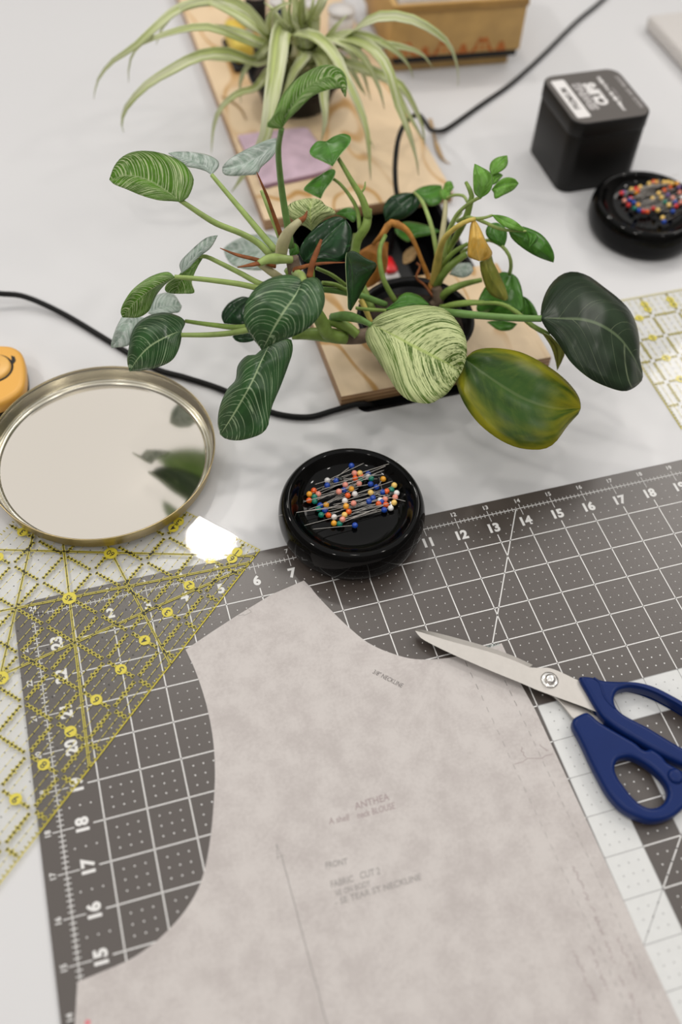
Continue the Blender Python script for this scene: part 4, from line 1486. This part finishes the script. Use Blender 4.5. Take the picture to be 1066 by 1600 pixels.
leaf('vein_dark', 'C', [(422, 342), (520, 346), (620, 352), (700, 377), (780, 432), (840, 512), (887, 606)],
     [(422, 342), (450, 392), (500, 452), (560, 542), (640, 612), (720, 652), (800, 674), (850, 656), (885, 622), (887, 606)],
     [(422, 342), (430, 270), (460, 200), (510, 148), (570, 130), (640, 150), (710, 200), (780, 255), (830, 310), (860, 380), (872, 450), (872, 520), (884, 575), (887, 606)],
     (.098, .102, .102, .098, .090, .078, .062), -.012, -.004, .004)
# --- the small bright leaves at the right
leaf('fresh', 'E', [(340, 387), (350, 300), (330, 210), (300, 128)], [(340, 387), (300, 350), (290, 290), (289, 200), (300, 128)],
     [(340, 387), (400, 350), (430, 300), (435, 230), (400, 180), (300, 128)], (.138, .146, .152, .154), .004, -.002)
leaf('fresh', 'E', [(430, 212), (470, 150), (546, 66)], [(430, 212), (413, 170), (425, 115), (470, 80), (546, 66)], [(430, 212), (480, 195), (530, 160), (550, 120), (546, 66)],
     (.134, .138, .138))
leaf('fresh', 'E', [(428, 322), (520, 287), (632, 275)], [(428, 322), (480, 260), (540, 230), (600, 240), (632, 275)],
     [(428, 322), (445, 345), (456, 391), (520, 362), (590, 325), (632, 275)], (.134, .136, .132), .003, -.003)
leaf('fresh', 'E', [(428, 288), (460, 245), (512, 215)], [(428, 288), (430, 210), (480, 200), (512, 215)], [(428, 288), (462, 272), (512, 215)], (.130, .131, .130))
leaf('mid', 'E', [(560, 640), (680, 690), (790, 770), (896, 872)], [(560, 640), (582, 690), (640, 745), (720, 800), (800, 840), (896, 872)],
     [(560, 640), (630, 602), (700, 612), (790, 652), (850, 710), (890, 780), (902, 832), (896, 872)], (.116, .120, .116, .104), -.006, .002)
leaf('fresh', 'E', [(433, 515), (520, 562), (600, 602), (692, 640)], [(433, 515), (470, 560), (540, 610), (620, 632), (692, 640)],
     [(433, 515), (520, 524), (600, 558), (660, 608), (692, 640)], (.128, .130, .128, .122))
leaf('mid', 'E', [(690, 640), (740, 690), (712, 762)], [(690, 640), (705, 690), (712, 762)], [(690, 640), (770, 670), (772, 710), (712, 762)], (.126, .127, .123))
leaf('mid', 'E', [(520, 757), (472, 660), (470, 574)], [(520, 757), (440, 720), (390, 670), (387, 620), (420, 580), (470, 574)],
     [(520, 757), (540, 700), (542, 640), (520, 600), (470, 574)], (.100, .106, .110))
leaf('yellow_leaf', 'E', [(290, 543), (315, 690), (335, 862)], [(290, 543), (270, 590), (258, 680), (247, 790), (258, 832), (335, 862)],
     [(290, 543), (320, 590), (350, 640), (392, 730), (432, 800), (402, 846), (335, 862)], (.126, .120, .104), -.004, -.008, .004)
leaf('olive', 'E', [(385, 850), (430, 1000), (490, 1100), (527, 1162)], [(338, 868), (345, 930), (370, 1020), (400, 1090), (445, 1132), (527, 1162)],
     [(425, 808), (450, 900), (500, 1000), (540, 1090), (553, 1148), (527, 1162)], (.100, .092, .082, .074), -.006, -.006, .006)
leaf('mid', 'E', [(577, 955), (560, 1080), (500, 1180), (400, 1255)], [(577, 955), (500, 948), (420, 1010), (360, 1090), (325, 1170), (318, 1240), (400, 1255)],
     [(577, 955), (622, 990), (652, 1060), (667, 1160), (660, 1255), (520, 1268), (400, 1255)], (.068, .066, .058, .046))
leaf('mid', 'E', [(665, 1130), (700, 1200), (715, 1280)], [(665, 1130), (670, 1200), (655, 1275), (715, 1280)], [(665, 1130), (722, 1170), (757, 1220), (775, 1280), (715, 1280)],
     (.058, .054, .048))
leaf('mid', 'E', [(395, 1325), (500, 1345), (620, 1340)], [(395, 1325), (480, 1385), (570, 1385), (620, 1340)], [(395, 1325), (500, 1315), (620, 1340)], (.046, .046, .044))
leaf('olive', 'C', [(435, 408), (495, 480), (498, 578)], [(428, 408), (468, 470), (488, 530), (498, 578)], [(468, 420), (528, 490), (522, 530), (498, 578)], (.078, .066, .050))
# --- middle: dark leaves over the slot, dried leaves
leaf('deep', 'G', [(432, 108), (330, 200), (208, 316)], [(432, 108), (350, 104), (260, 125), (205, 180), (188, 240), (208, 316)],
     [(432, 108), (472, 145), (460, 200), (400, 262), (330, 302), (208, 316)], (.074, .074, .066), .004, -.004)
leaf('mid', 'G', [(415, 98), (520, 122), (632, 60)], [(415, 98), (480, 60), (560, 44), (625, 48), (632, 60)], [(415, 98), (500, 172), (545, 202), (622, 178), (642, 112), (632, 60)],
     (.064, .066, .062))
leaf('mid', 'G', [(298, 338), (400, 392), (622, 396)], [(298, 338), (380, 324), (500, 345), (622, 396)], [(298, 338), (280, 400), (370, 472), (440, 442), (540, 422), (622, 396)],
     (.052, .050, .046))
leaf('dead_leaf', 'G', [(168, 470), (150, 600), (110, 720), (75, 822)], [(112, 486), (10, 550), (-5, 600), (38, 700), (48, 800), (75, 822)],
     [(228, 480), (222, 560), (222, 640), (192, 730), (132, 792), (75, 822)], (.074, .068, .056, .042), -.006, -.006, .005, rim=False)
leaf('tan_leaf', 'G', [(338, 620), (400, 575), (455, 520)], [(338, 620), (350, 645), (420, 610), (455, 520)], [(338, 620), (345, 560), (400, 515), (455, 520)], (.030, .032, .030), rim=False)
leaf('mid', 'G', [(208, 988), (330, 935), (536, 950)], [(208, 988), (300, 992), (400, 968), (536, 950)], [(208, 988), (290, 930), (305, 895), (350, 863), (400, 860), (470, 888), (536, 950)],
     (.074, .078, .074))
leaf('mid', 'F', [(560, 588), (582, 640), (586, 692)], [(560, 588), (520, 590), (491, 625), (500, 650), (540, 670), (586, 692)],
     [(560, 588), (590, 568), (630, 557), (661, 570), (656, 600), (620, 642), (586, 692)], (.150, .148, .142), .003, .006, -.001)
leaf('mid', 'F', [(545, 722), (540, 778), (536, 827)], [(545, 722), (500, 750), (466, 785), (480, 800), (536, 827)], [(545, 722), (575, 705), (598, 712), (585, 750), (555, 790), (536, 827)],
     (.128, .126, .120), .003, .005, -.001)
leaf('mid', 'D', [(742, 132), (800, 125), (868, 122)], [(742, 132), (800, 152), (850, 178), (868, 122)], [(742, 132), (780, 104), (830, 94), (868, 122)], (.096, .098, .096))
leaf('mid', 'D', [(470, 385), (495, 350), (480, 305)], [(470, 385), (465, 340), (480, 305)], [(470, 385), (520, 365), (515, 320), (480, 305)], (.104, .106, .106))
leaf('fresh', 'G', [(642, 78), (680, 60), (722, 62)], [(642, 78), (652, 112), (702, 92), (722, 62)], [(642, 78), (660, 28), (702, 18), (722, 62)], (.086, .090, .088))
leaf('fresh', 'G', [(655, 160), (660, 120), (700, 100)], [(655, 160), (618, 130), (622, 80), (700, 100)], [(655, 160), (690, 150), (700, 100)], (.090, .092, .090))
leaf('silver', 'G', [(690, 722), (780, 690), (872, 692)], [(690, 722), (780, 746), (840, 730), (872, 692)], [(690, 722), (740, 650), (800, 634), (850, 640), (872, 692)], (.058, .058, .054))

# --- stalks
mm = 0.001
CR = dict(z=.13)
stalk('stem_pale', 'A', [(322, 300), (360, 325), (420, 365), (480, 400), (580, 440), (650, 480), (700, 530)], (.166, .163, .158, .152, .145, .138, .132), [1.6 * mm, 2.1 * mm, 2.1 * mm, 2.6 * mm])
stalk('stem_pale', 'A', [(455, 195), (520, 272), (620, 390), (722, 512)], (.160, .153, .143, .133), [1.5 * mm, 2.1 * mm, 2.6 * mm])
stalk('stem_mid', 'F', [(373, 538), (360, 620), (366, 720), (380, 830), (400, 950), (412, 1030)], (.234, .212, .190, .168, .146, .132), [1.8 * mm, 2.2 * mm, 2.7 * mm])
stalk('stem_brown', 'A', [(643, 184), (665, 235), (690, 295), (745, 450)], (.178, .170, .160, .136), [0.4 * mm, 1.3 * mm, 1.7 * mm, 2.2 * mm], 'sheath', flat=0.6)
stalk('stem_pale', 'A', [(662, 260), (690, 330), (740, 455)], (.158, .150, .133), [1.2 * mm, 1.8 * mm, 2.2 * mm])
stalk('stem_cream', 'A', [(822, 388), (795, 412), (768, 445), (750, 490), (742, 545)], (.168, .166, .160, .150, .138), [2.4 * mm, 3.4 * mm, 4.2 * mm, 4.4 * mm, 4.0 * mm], 'sheath')
stalk('stem_brown', 'A', [(853, 346), (842, 372), (818, 392)], (.170, .170, .167), [0.4 * mm, 1.4 * mm, 2.6 * mm], 'sheath_tip')
stalk('stem_brown', 'A', [(490, 500), (560, 528), (640, 548), (720, 575)], (.146, .142, .138, .130), [0.4 * mm, 1.5 * mm, 1.9 * mm, 2.2 * mm], 'sheath', flat=0.6)
stalk('stem_brown', 'A', [(563, 580), (620, 570), (690, 556)], (.150, .148, .144), [0.5 * mm, 1.9 * mm, 2.4 * mm], 'sheath', flat=0.6)
stalk('stem_pale', 'A', [(650, 565), (700, 545), (790, 548)], (.146, .146, .142), [2.2 * mm, 3.8 * mm, 2.6 * mm], 'sheath')
stalk('stem_brown', 'A', [(1012, 560), (940, 562), (870, 570), (800, 590)], (.160, .158, .152, .140), [0.3 * mm, 1.2 * mm, 1.8 * mm, 2.6 * mm], 'sheath', flat=0.6)
stalk('stem_brown', 'A', [(912, 465), (895, 510), (876, 560), (862, 622)], (.172, .168, .162, .154), [0.9 * mm, 1.8 * mm, 2.1 * mm, 2.2 * mm], 'sheath', flat=0.6)
stalk('stem_cream', 'A', [(640, 560), (690, 590), (740, 625)], (.132, .128, .120), [1.6 * mm, 2.8 * mm, 3.0 * mm], 'sheath')
stalk('bark', 'A', [(790, 540), (800, 600), (790, 640)], (.136, .126, .116), [5 * mm, 5.2 * mm, 5 * mm], 'crown')
stalk('stem_pale', 'A', [(300, 620), (420, 630), (560, 648), (680, 668), (780, 640)], (.130, .127, .123, .119, .116), [1.6 * mm, 2.0 * mm, 2.2 * mm])
stalk('stem_pale', 'A', [(390, 537), (430, 535), (490, 562), (570, 602), (680, 655), (780, 640)], (.128, .129, .127, .123, .118, .116), [1.4 * mm, 1.9 * mm, 2.2 * mm])
stalk('stem_pale', 'A', [(328, 862), (450, 861), (560, 850), (680, 820), (800, 760)], (.098, .096, .094, .092, .094), [1.6 * mm, 2.2 * mm, 2.4 * mm])
stalk('stem', 'A', [(345, 804), (460, 820), (580, 830), (700, 800), (800, 740)], (.086, .088, .089, .092, .096), [1.4 * mm, 2.1 * mm, 2.4 * mm])
stalk('stem_pale', 'D', [(542, 545), (548, 515), (530, 490), (500, 480)], (.157, .152, .145, .135), [2.4 * mm, 2.8 * mm, 2.8 * mm])
stalk('stem', 'D', [(470, 450), (560, 620), (650, 760), (700, 850), (800, 868)], (.128, .108, .086, .072, .066), [5 * mm, 5 * mm, 5 * mm, 5.2 * mm, 5 * mm], 'trunk')
stalk('stem', 'D', [(480, 858), (580, 845), (680, 850), (790, 858)], (.066, .068, .068, .064), [2.6 * mm, 4.6 * mm, 5.6 * mm, 5.2 * mm])
stalk('bark', 'D', [(760, 860), (840, 862), (930, 850), (1040, 800)], (.064, .062, .060, .052), [5.6 * mm, 5.8 * mm, 5.2 * mm, 4.6 * mm], 'trunk')
stalk('stem_mid', 'D', [(955, 792), (900, 765), (850, 748), (790, 738), (720, 745)], (.0965, .096, .092, .086, .078), [1.8 * mm, 2.8 * mm, 3.6 * mm, 3.8 * mm, 3.2 * mm])
stalk('stem', 'D', [(870, 850), (820, 810), (760, 780), (710, 770)], (.070, .074, .076, .074), [3.4 * mm, 3.8 * mm, 4.2 * mm, 3.6 * mm])
stalk('stem', 'D', [(600, 450), (605, 500), (600, 560)], (.128, .122, .114), [1.6 * mm, 1.6 * mm, 1.8 * mm])
stalk('stem', 'D', [(625, 452), (720, 495), (800, 555)], (.110, .104, .096), [1.4 * mm, 1.5 * mm, 1.6 * mm])
stalk('stem', 'D', [(660, 540), (740, 552), (820, 590)], (.096, .092, .086), [1.6 * mm, 1.7 * mm, 1.8 * mm])
stalk('stem_mid', 'D', [(660, 580), (760, 590), (900, 620), (1040, 670)], (.090, .086, .078, .066), [2.2 * mm, 2.6 * mm, 2.6 * mm, 2.4 * mm])
stalk('stem_yellow', 'D', [(890, 640), (915, 690), (945, 760), (960, 790)], (.076, .072, .066, .060), [2.4 * mm, 2.2 * mm, 2.0 * mm, 1.8 * mm])
stalk('stem', 'D', [(860, 690), (950, 700), (1040, 705)], (.078, .076, .074), [1.2 * mm, 1.5 * mm, 1.3 * mm])
# right-hand stalks
stalk('stem_mid', 'B', [(1030, 714), (940, 712), (840, 706), (740, 698), (660, 690), (590, 680)], (.098, .094, .090, .085, .079, .060), [2.4 * mm, 2.6 * mm, 2.7 * mm, 3.0 * mm, 3.0 * mm, 3.0 * mm])
stalk('stem', 'B', [(1062, 782), (990, 742), (930, 690), (860, 652), (760, 650), (680, 658), (610, 665)], (.074, .078, .080, .080, .074, .066, .056), [2.0 * mm, 1.8 * mm, 1.6 * mm, 1.6 * mm, 2.0 * mm])
stalk('stem_pale', 'G', [(425, 104), (470, 150), (505, 215), (555, 360), (590, 530), (600, 640)], (.075, .082, .085, .080, .068, .056), [1.3 * mm, 1.7 * mm, 1.9 * mm, 2.2 * mm])
stalk('stem_yellow', 'G', [(885, 300), (820, 318), (760, 352), (700, 398), (650, 455), (612, 560), (590, 700), (575, 800)], (.127, .126, .122, .114, .104, .086, .064, .048),
      [1.6 * mm, 2.0 * mm, 2.6 * mm, 3.6 * mm, 4.2 * mm])
stalk('stem', 'G', [(205, 425), (165, 520), (165, 640), (200, 780), (280, 925)], (.088, .086, .080, .070, .056), [1.7 * mm, 2.0 * mm, 2.2 * mm])
stalk('stem_orange', 'G', [(112, 490), (180, 420), (240, 335), (300, 345), (370, 390), (430, 490), (490, 640), (530, 740), (560, 850)],
      (.074, .082, .088, .088, .084, .076, .062, .052, .046), [1.2 * mm, 2.6 * mm, 3.4 * mm, 2.2 * mm, 1.7 * mm, 1.7 * mm, 2.2 * mm, 3.0 * mm], 'dried_stalk')
stalk('stem_brown', 'G', [(440, 635), (467, 662), (440, 745), (500, 800), (570, 890)], (.064, .062, .056, .052, .048), [1.0 * mm, 1.0 * mm, 1.1 * mm, 1.2 * mm], 'dried_stalk')
stalk('stem', 'G', [(832, 488), (740, 540), (680, 600), (630, 680)], (.090, .084, .076, .062), [1.6 * mm, 2.0 * mm, 2.4 * mm])
stalk('stem', 'G', [(820, 565), (720, 635), (640, 720), (590, 800)], (.080, .074, .064, .050), [2.4 * mm, 3.2 * mm, 3.8 * mm])
stalk('stem', 'G', [(935, 762), (800, 795), (690, 840), (620, 900)], (.066, .064, .058, .046), [1.8 * mm, 2.8 * mm, 3.4 * mm])
stalk('stem', 'G', [(955, 935), (820, 935), (700, 955), (630, 985)], (.070, .068, .062, .050), [2.0 * mm, 2.4 * mm, 2.8 * mm])
stalk('stem_cream', 'G', [(662, 165), (655, 280), (635, 420), (610, 560)], (.090, .086, .078, .066), [1.8 * mm, 2.2 * mm, 2.4 * mm])
stalk('stem_pale', 'G', [(780, 250), (720, 330), (690, 420), (650, 600)], (.100, .096, .090, .070), [1.3 * mm, 1.8 * mm, 2.2 * mm])
stalk('stem_orange', 'G', [(760, 440), (710, 500), (670, 570)], (.078, .072, .062), [1.4 * mm, 1.7 * mm, 1.6 * mm], 'dried_stalk')
stalk('bark', 'G', [(560, 960), (600, 920), (600, 860), (590, 820)], (.040, .044, .050, .054), [4 * mm, 5 * mm, 5 * mm, 4 * mm], 'crown')
stalk('stem', 'E', [(235, 268), (262, 320), (278, 370), (262, 440), (240, 520), (180, 640), (60, 860)], (.136, .135, .132, .126, .118, .100, .064), [1.4 * mm, 2.6 * mm, 2.8 * mm, 2.4 * mm, 2.0 * mm])
stalk('stem_pale', 'E', [(345, 378), (290, 405), (220, 455), (165, 510), (125, 580), (80, 680)], (.138, .132, .124, .116, .108, .096), [1.3 * mm, 1.5 * mm, 1.6 * mm])
stalk('stem_pale', 'E', [(435, 515), (370, 535), (300, 540), (240, 530), (170, 560)], (.127, .125, .122, .118, .108), [1.0 * mm, 1.4 * mm, 1.5 * mm])
stalk('stem_pale', 'E', [(692, 636), (560, 630), (470, 610), (390, 575), (320, 545)], (.124, .122, .121, .120, .117), [0.8 * mm, 1.3 * mm, 1.4 * mm])
stalk('stem_pale', 'E', [(565, 960), (575, 900), (565, 830), (520, 760), (450, 715), (390, 705), (300, 740), (200, 800)], (.070, .086, .096, .100, .100, .096, .086, .072), [1.6 * mm, 1.5 * mm, 1.4 * mm, 1.5 * mm])
stalk('stem_pale', 'E', [(90, 385), (150, 362), (215, 370), (245, 415)], (.092, .100, .106, .112), [1.2 * mm, 1.3 * mm, 1.2 * mm])
# climbing stem behind
stalk('stem', 'F', [(563, 588), (610, 660), (660, 745), (710, 830), (735, 910)], (.149, .142, .132, .120, .108), [1.2 * mm, 1.6 * mm, 2.0 * mm, 2.6 * mm, 3.4 * mm])
stalk('stem', 'F', [(547, 722), (610, 760), (660, 820), (690, 880), (700, 960)], (.127, .124, .118, .110, .100), [1.0 * mm, 1.3 * mm, 1.6 * mm, 1.8 * mm])
stalk('stem', 'F', [(735, 870), (725, 940), (690, 1000), (680, 1060)], (.112, .104, .094, .084), [3.0 * mm, 3.6 * mm, 3.6 * mm, 3.2 * mm])
stalk('stem', 'D', [(870, 250), (855, 340), (850, 400), (900, 560), (960, 700)], (.088, .080, .074, .062, .052), [3.4 * mm, 3.2 * mm, 3.0 * mm, 2.8 * mm])
stalk('stem_orange', 'D', [(935, 195), (930, 230), (900, 260), (880, 285)], (.096, .092, .090, .086), [0.6 * mm, 1.2 * mm, 1.0 * mm], 'dried_stalk')
stalk('stem', 'F', [(722, 758), (718, 785), (700, 808)], (.124, .124, .122), [0.5 * mm, 0.8 * mm, 1.0 * mm], 'tendril')

# ------------------------------------------------------------------ spider plant
spc = Vector((0.073, 0.648, 0.0122))
spider = empty('spider_plant', spc, 'spider plant with arching cream-edged leaves in a small black pot', 'potted plant')
pot_s = lathe('pot', smooth_prof([(0.0, 0.0), (0.0330, 0.0), (0.0350, 0.0015)], 4) + [(0.0440, 0.0260), (0.0465, 0.0270), (0.0485, 0.0285), (0.0495, 0.0330), (0.0488, 0.0360), (0.0468, 0.0360),
      (0.0455, 0.0330), (0.0442, 0.0230)], M['black_pot'], spider, seg=64)
lathe('soil', [(0.0, 0.0240), (0.02, 0.0255), (0.0441, 0.0240)], M['soil'], pot_s, seg=40)
CROWN = Vector((0.071, 0.648, 0.040))


def strap(pts, width, m='spider', n=22):
    """a long folded strap leaf through room points"""
    C = catmull(pts, n)
    verts, uvs, faces = [], [], []
    side = None
    for i, p in enumerate(C):
        t = (C[min(i + 1, n)] - C[max(i - 1, 0)]).normalized()
        s = t.cross(Vector((0.05, -0.55, 0.83)))
        if s.length < 0.25:
            s = side if side else Vector((1, 0, 0))
        s = (s - t * s.dot(t)).normalized()
        if side is not None and s.dot(side) < 0:
            s = -s
        side = s if side is None else (side * 0.5 + s * 0.5).normalized()
        up = side.cross(t).normalized()
        if up.z < 0:
            up = -up
        f = i / n
        wd = width * (0.55 + 0.45 * min(1, f * 4)) * (1 - max(0, (f - 0.45) / 0.55) ** 1.6 * 0.97)
        for j, q in enumerate((-1, -0.5, 0, 0.5, 1)):
            verts.append(p + side * (wd * q) + up * (abs(q) * wd * 0.35))
            uvs.append((0.5 + 0.5 * q, f))
    for i in range(n):
        for j in range(4):
            faces.append((i * 5 + j, i * 5 + j + 1, (i + 1) * 5 + j + 1, (i + 1) * 5 + j))
    o = mesh_obj('leaf', verts, faces, M[m], None, True, uvs)
    md = o.modifiers.new('thickness', 'SOLIDIFY')
    md.thickness = 0.0004
    md.offset = 0
    attach(o, spider)
    return o


def spl(crop, pts, z, wd):
    P = [w(crop, a, b, zz_) for (a, b), zz_ in zip(pts, z)]
    j = Vector((random.uniform(-0.012, 0.012), random.uniform(-0.012, 0.012), 0))
    base = CROWN + j
    first = P[0]
    mid_ = base.lerp(first, 0.5) + Vector((0, 0, 0.012))
    strap([base, mid_] + P, wd)


def zl(a, b, c_, n):
    """heights that rise from a to b and fall to c"""
    out = []
    for i in range(n):
        t = i / (n - 1)
        out.append((1 - t) ** 2 * a + 2 * t * (1 - t) * (2 * b - (a + c_) / 2) * 1.0 + t * t * c_)
    return out


K = 0.0052
for crop, pts, zz_, wd in (
    ('K', [(1000, 90), (930, 22), (850, 8), (750, 40), (680, 110), (650, 187)], (.12, .14, .145, .14, .125, .10), K * .8),
    ('K', [(1060, 190), (970, 152), (880, 117), (780, 120), (640, 160), (580, 192), (540, 260), (535, 345)], (.11, .13, .14, .14, .13, .12, .10, .08), K * .8),
    ('K', [(1060, 262), (950, 226), (830, 236), (720, 290), (620, 350), (540, 430), (505, 500), (515, 552)], (.10, .115, .12, .115, .105, .09, .07, .05), K * 1.15),
    ('K', [(1000, 20), (850, 12), (740, 40), (640, 122), (560, 196), (470, 256), (410, 330), (390, 412)], (.12, .14, .14, .135, .125, .11, .09, .065), K * .85),
    ('K', [(1066, 245), (1018, 300), (996, 372)], (.10, .085, .06), K * .8),
    ('K', [(1060, 250), (980, 250), (900, 248), (830, 245)], (.08, .085, .085, .08), K * .6),
    ('K', [(1066, 366), (990, 390), (920, 450), (890, 530), (880, 642)], (.075, .08, .075, .06, .04), K * .75),
    ('F', [(375, 125), (350, 280), (325, 450), (300, 580), (220, 720), (165, 800)], (.135, .13, .115, .095, .06, .035), K * 1.7),
    ('F', [(470, 235), (430, 290), (395, 370), (360, 462)], (.11, .105, .095, .075), K * 1.3),
    ('F', [(540, 250), (548, 400), (555, 500), (538, 592)], (.105, .095, .08, .06), K * 1.6),
    ('F', [(400, 152), (500, 150), (590, 230), (640, 330), (690, 430), (730, 560), (745, 752)], (.12, .13, .13, .12, .105, .085, .05), K * 1.2),
    ('F', [(560, 162), (650, 192), (720, 250), (780, 370), (802, 455)], (.12, .125, .12, .10, .08), K * 1.1),
    ('F', [(600, 162), (700, 175), (780, 235), (830, 330), (850, 420), (890, 520), (930, 640), (945, 732)], (.12, .13, .13, .12, .105, .09, .065, .045), K * 1.2),
    ('F', [(600, 150), (720, 152), (830, 202), (900, 270), (922, 325)], (.12, .13, .125, .105, .09), K * 1.1),
    ('F', [(640, 160), (720, 100), (800, 70), (900, 80), (990, 122), (1070, 190), (1105, 290), (1108, 360)], (.12, .145, .155, .155, .145, .125, .095, .07), K * 1.1),
    ('F', [(700, 192), (830, 190), (950, 222), (1005, 285)], (.125, .125, .11, .09), K * 1.0),
    ('F', [(620, 262), (700, 280), (780, 312), (860, 350), (910, 420), (960, 530), (968, 605)], (.10, .105, .105, .10, .085, .06, .04), K * 1.15),
    ('F', [(640, 340), (690, 440), (730, 560), (760, 620)], (.085, .075, .055, .04), K * 1.0),
    ('F', [(430, 150), (402, 60), (412, -10), (430, -60)], (.11, .145, .165, .17), K * 1.3),
    ('F', [(445, 140), (455, 50), (462, -40)], (.11, .14, .165), K * 1.4),
    ('F', [(480, 130), (520, 60), (552, -10), (600, -70)], (.11, .14, .155, .15), K * 1.2),
    ('F', [(300, 160), (250, 100), (150, 40), (50, 5), (-40, -10)], (.12, .145, .15, .14, .125), K * 1.2),
    ('F', [(290, 180), (200, 140), (100, 115), (0, 112)], (.105, .115, .115, .105), K * 1.1),
    ('F', [(320, 130), (330, 60), (380, 20), (440, 8)], (.12, .15, .16, .16), K * 1.2),
    ('F', [(400, 160), (370, 90), (340, 40), (300, 10)], (.115, .14, .15, .15), K * 1.0),
    ('F', [(420, 190), (425, 110), (425, 30), (420, -30)], (.105, .125, .14, .15), K * 1.5),
    ('F', [(500, 200), (510, 120), (500, 40), (510, -30)], (.10, .12, .14, .15), K * 1.4),
    ('F', [(470, 210), (470, 150), (475, 90), (480, 30)], (.10, .11, .125, .135), K * 1.6),
    ('F', [(440, 240), (445, 190), (440, 120), (400, 70)], (.09, .105, .125, .135), K * 1.6),
    ('F', [(530, 220), (560, 170), (600, 110), (650, 60)], (.10, .115, .13, .14), K * 1.2),
    ('F', [(640, 200), (680, 250), (720, 330), (745, 420)], (.11, .10, .08, .06), K * 1.0),
    ('F', [(560, 210), (640, 260), (700, 360), (725, 400)], (.10, .10, .085, .07), K * 1.0),
    ('F', [(350, 170), (290, 220), (230, 280), (200, 345), (205, 430)], (.11, .105, .09, .07, .05), K * .9),
    ('F', [(820, 340), (880, 440), (950, 560), (970, 590)], (.085, .07, .05, .04), K * 1.0),
):
    spl(crop, pts, zz_, wd)
for q in range(14):                      # short young leaves that fill the heart of the plant
    a = random.uniform(0, 2 * math.pi)
    r = random.uniform(0.012, 0.034)
    tip = CROWN + Vector((math.cos(a) * r, math.sin(a) * r, random.uniform(0.045, 0.08)))
    b0 = CROWN + Vector((math.cos(a) * 0.012, math.sin(a) * 0.012, -0.004))
    strap([b0, b0.lerp(tip, 0.5) + Vector((0, 0, 0.008)), tip], K * random.uniform(1.0, 1.5))

# dried curls fallen from the spider plant
dc = tube('dried_leaf_curl', [at(672, 186, 0.006), at(676, 200, 0.004), at(680, 218, 0.002), at(686, 236, 0.0025), at(694, 250, 0.0018), at(704, 256, 0.0012)],
          [0.0022, 0.0016, 0.0012, 0.0026, 0.0018, 0.0004], M['tan_leaf'], n=24, flat=0.35)
tag(dc, 'dried tan leaf curl lying on the table beside the looping cord', 'dried leaf')
dc = tube('dried_leaf_curl', [at(345, 150, 0.0135), at(362, 158, 0.0135), at(376, 170, 0.0135), at(384, 186, 0.0135)], [0.0006, 0.0014, 0.0012, 0.0005], M['tan_leaf'], n=16, flat=0.4)
tag(dc, 'dried tan leaf curl lying on plywood beside the spider plant pot', 'dried leaf')
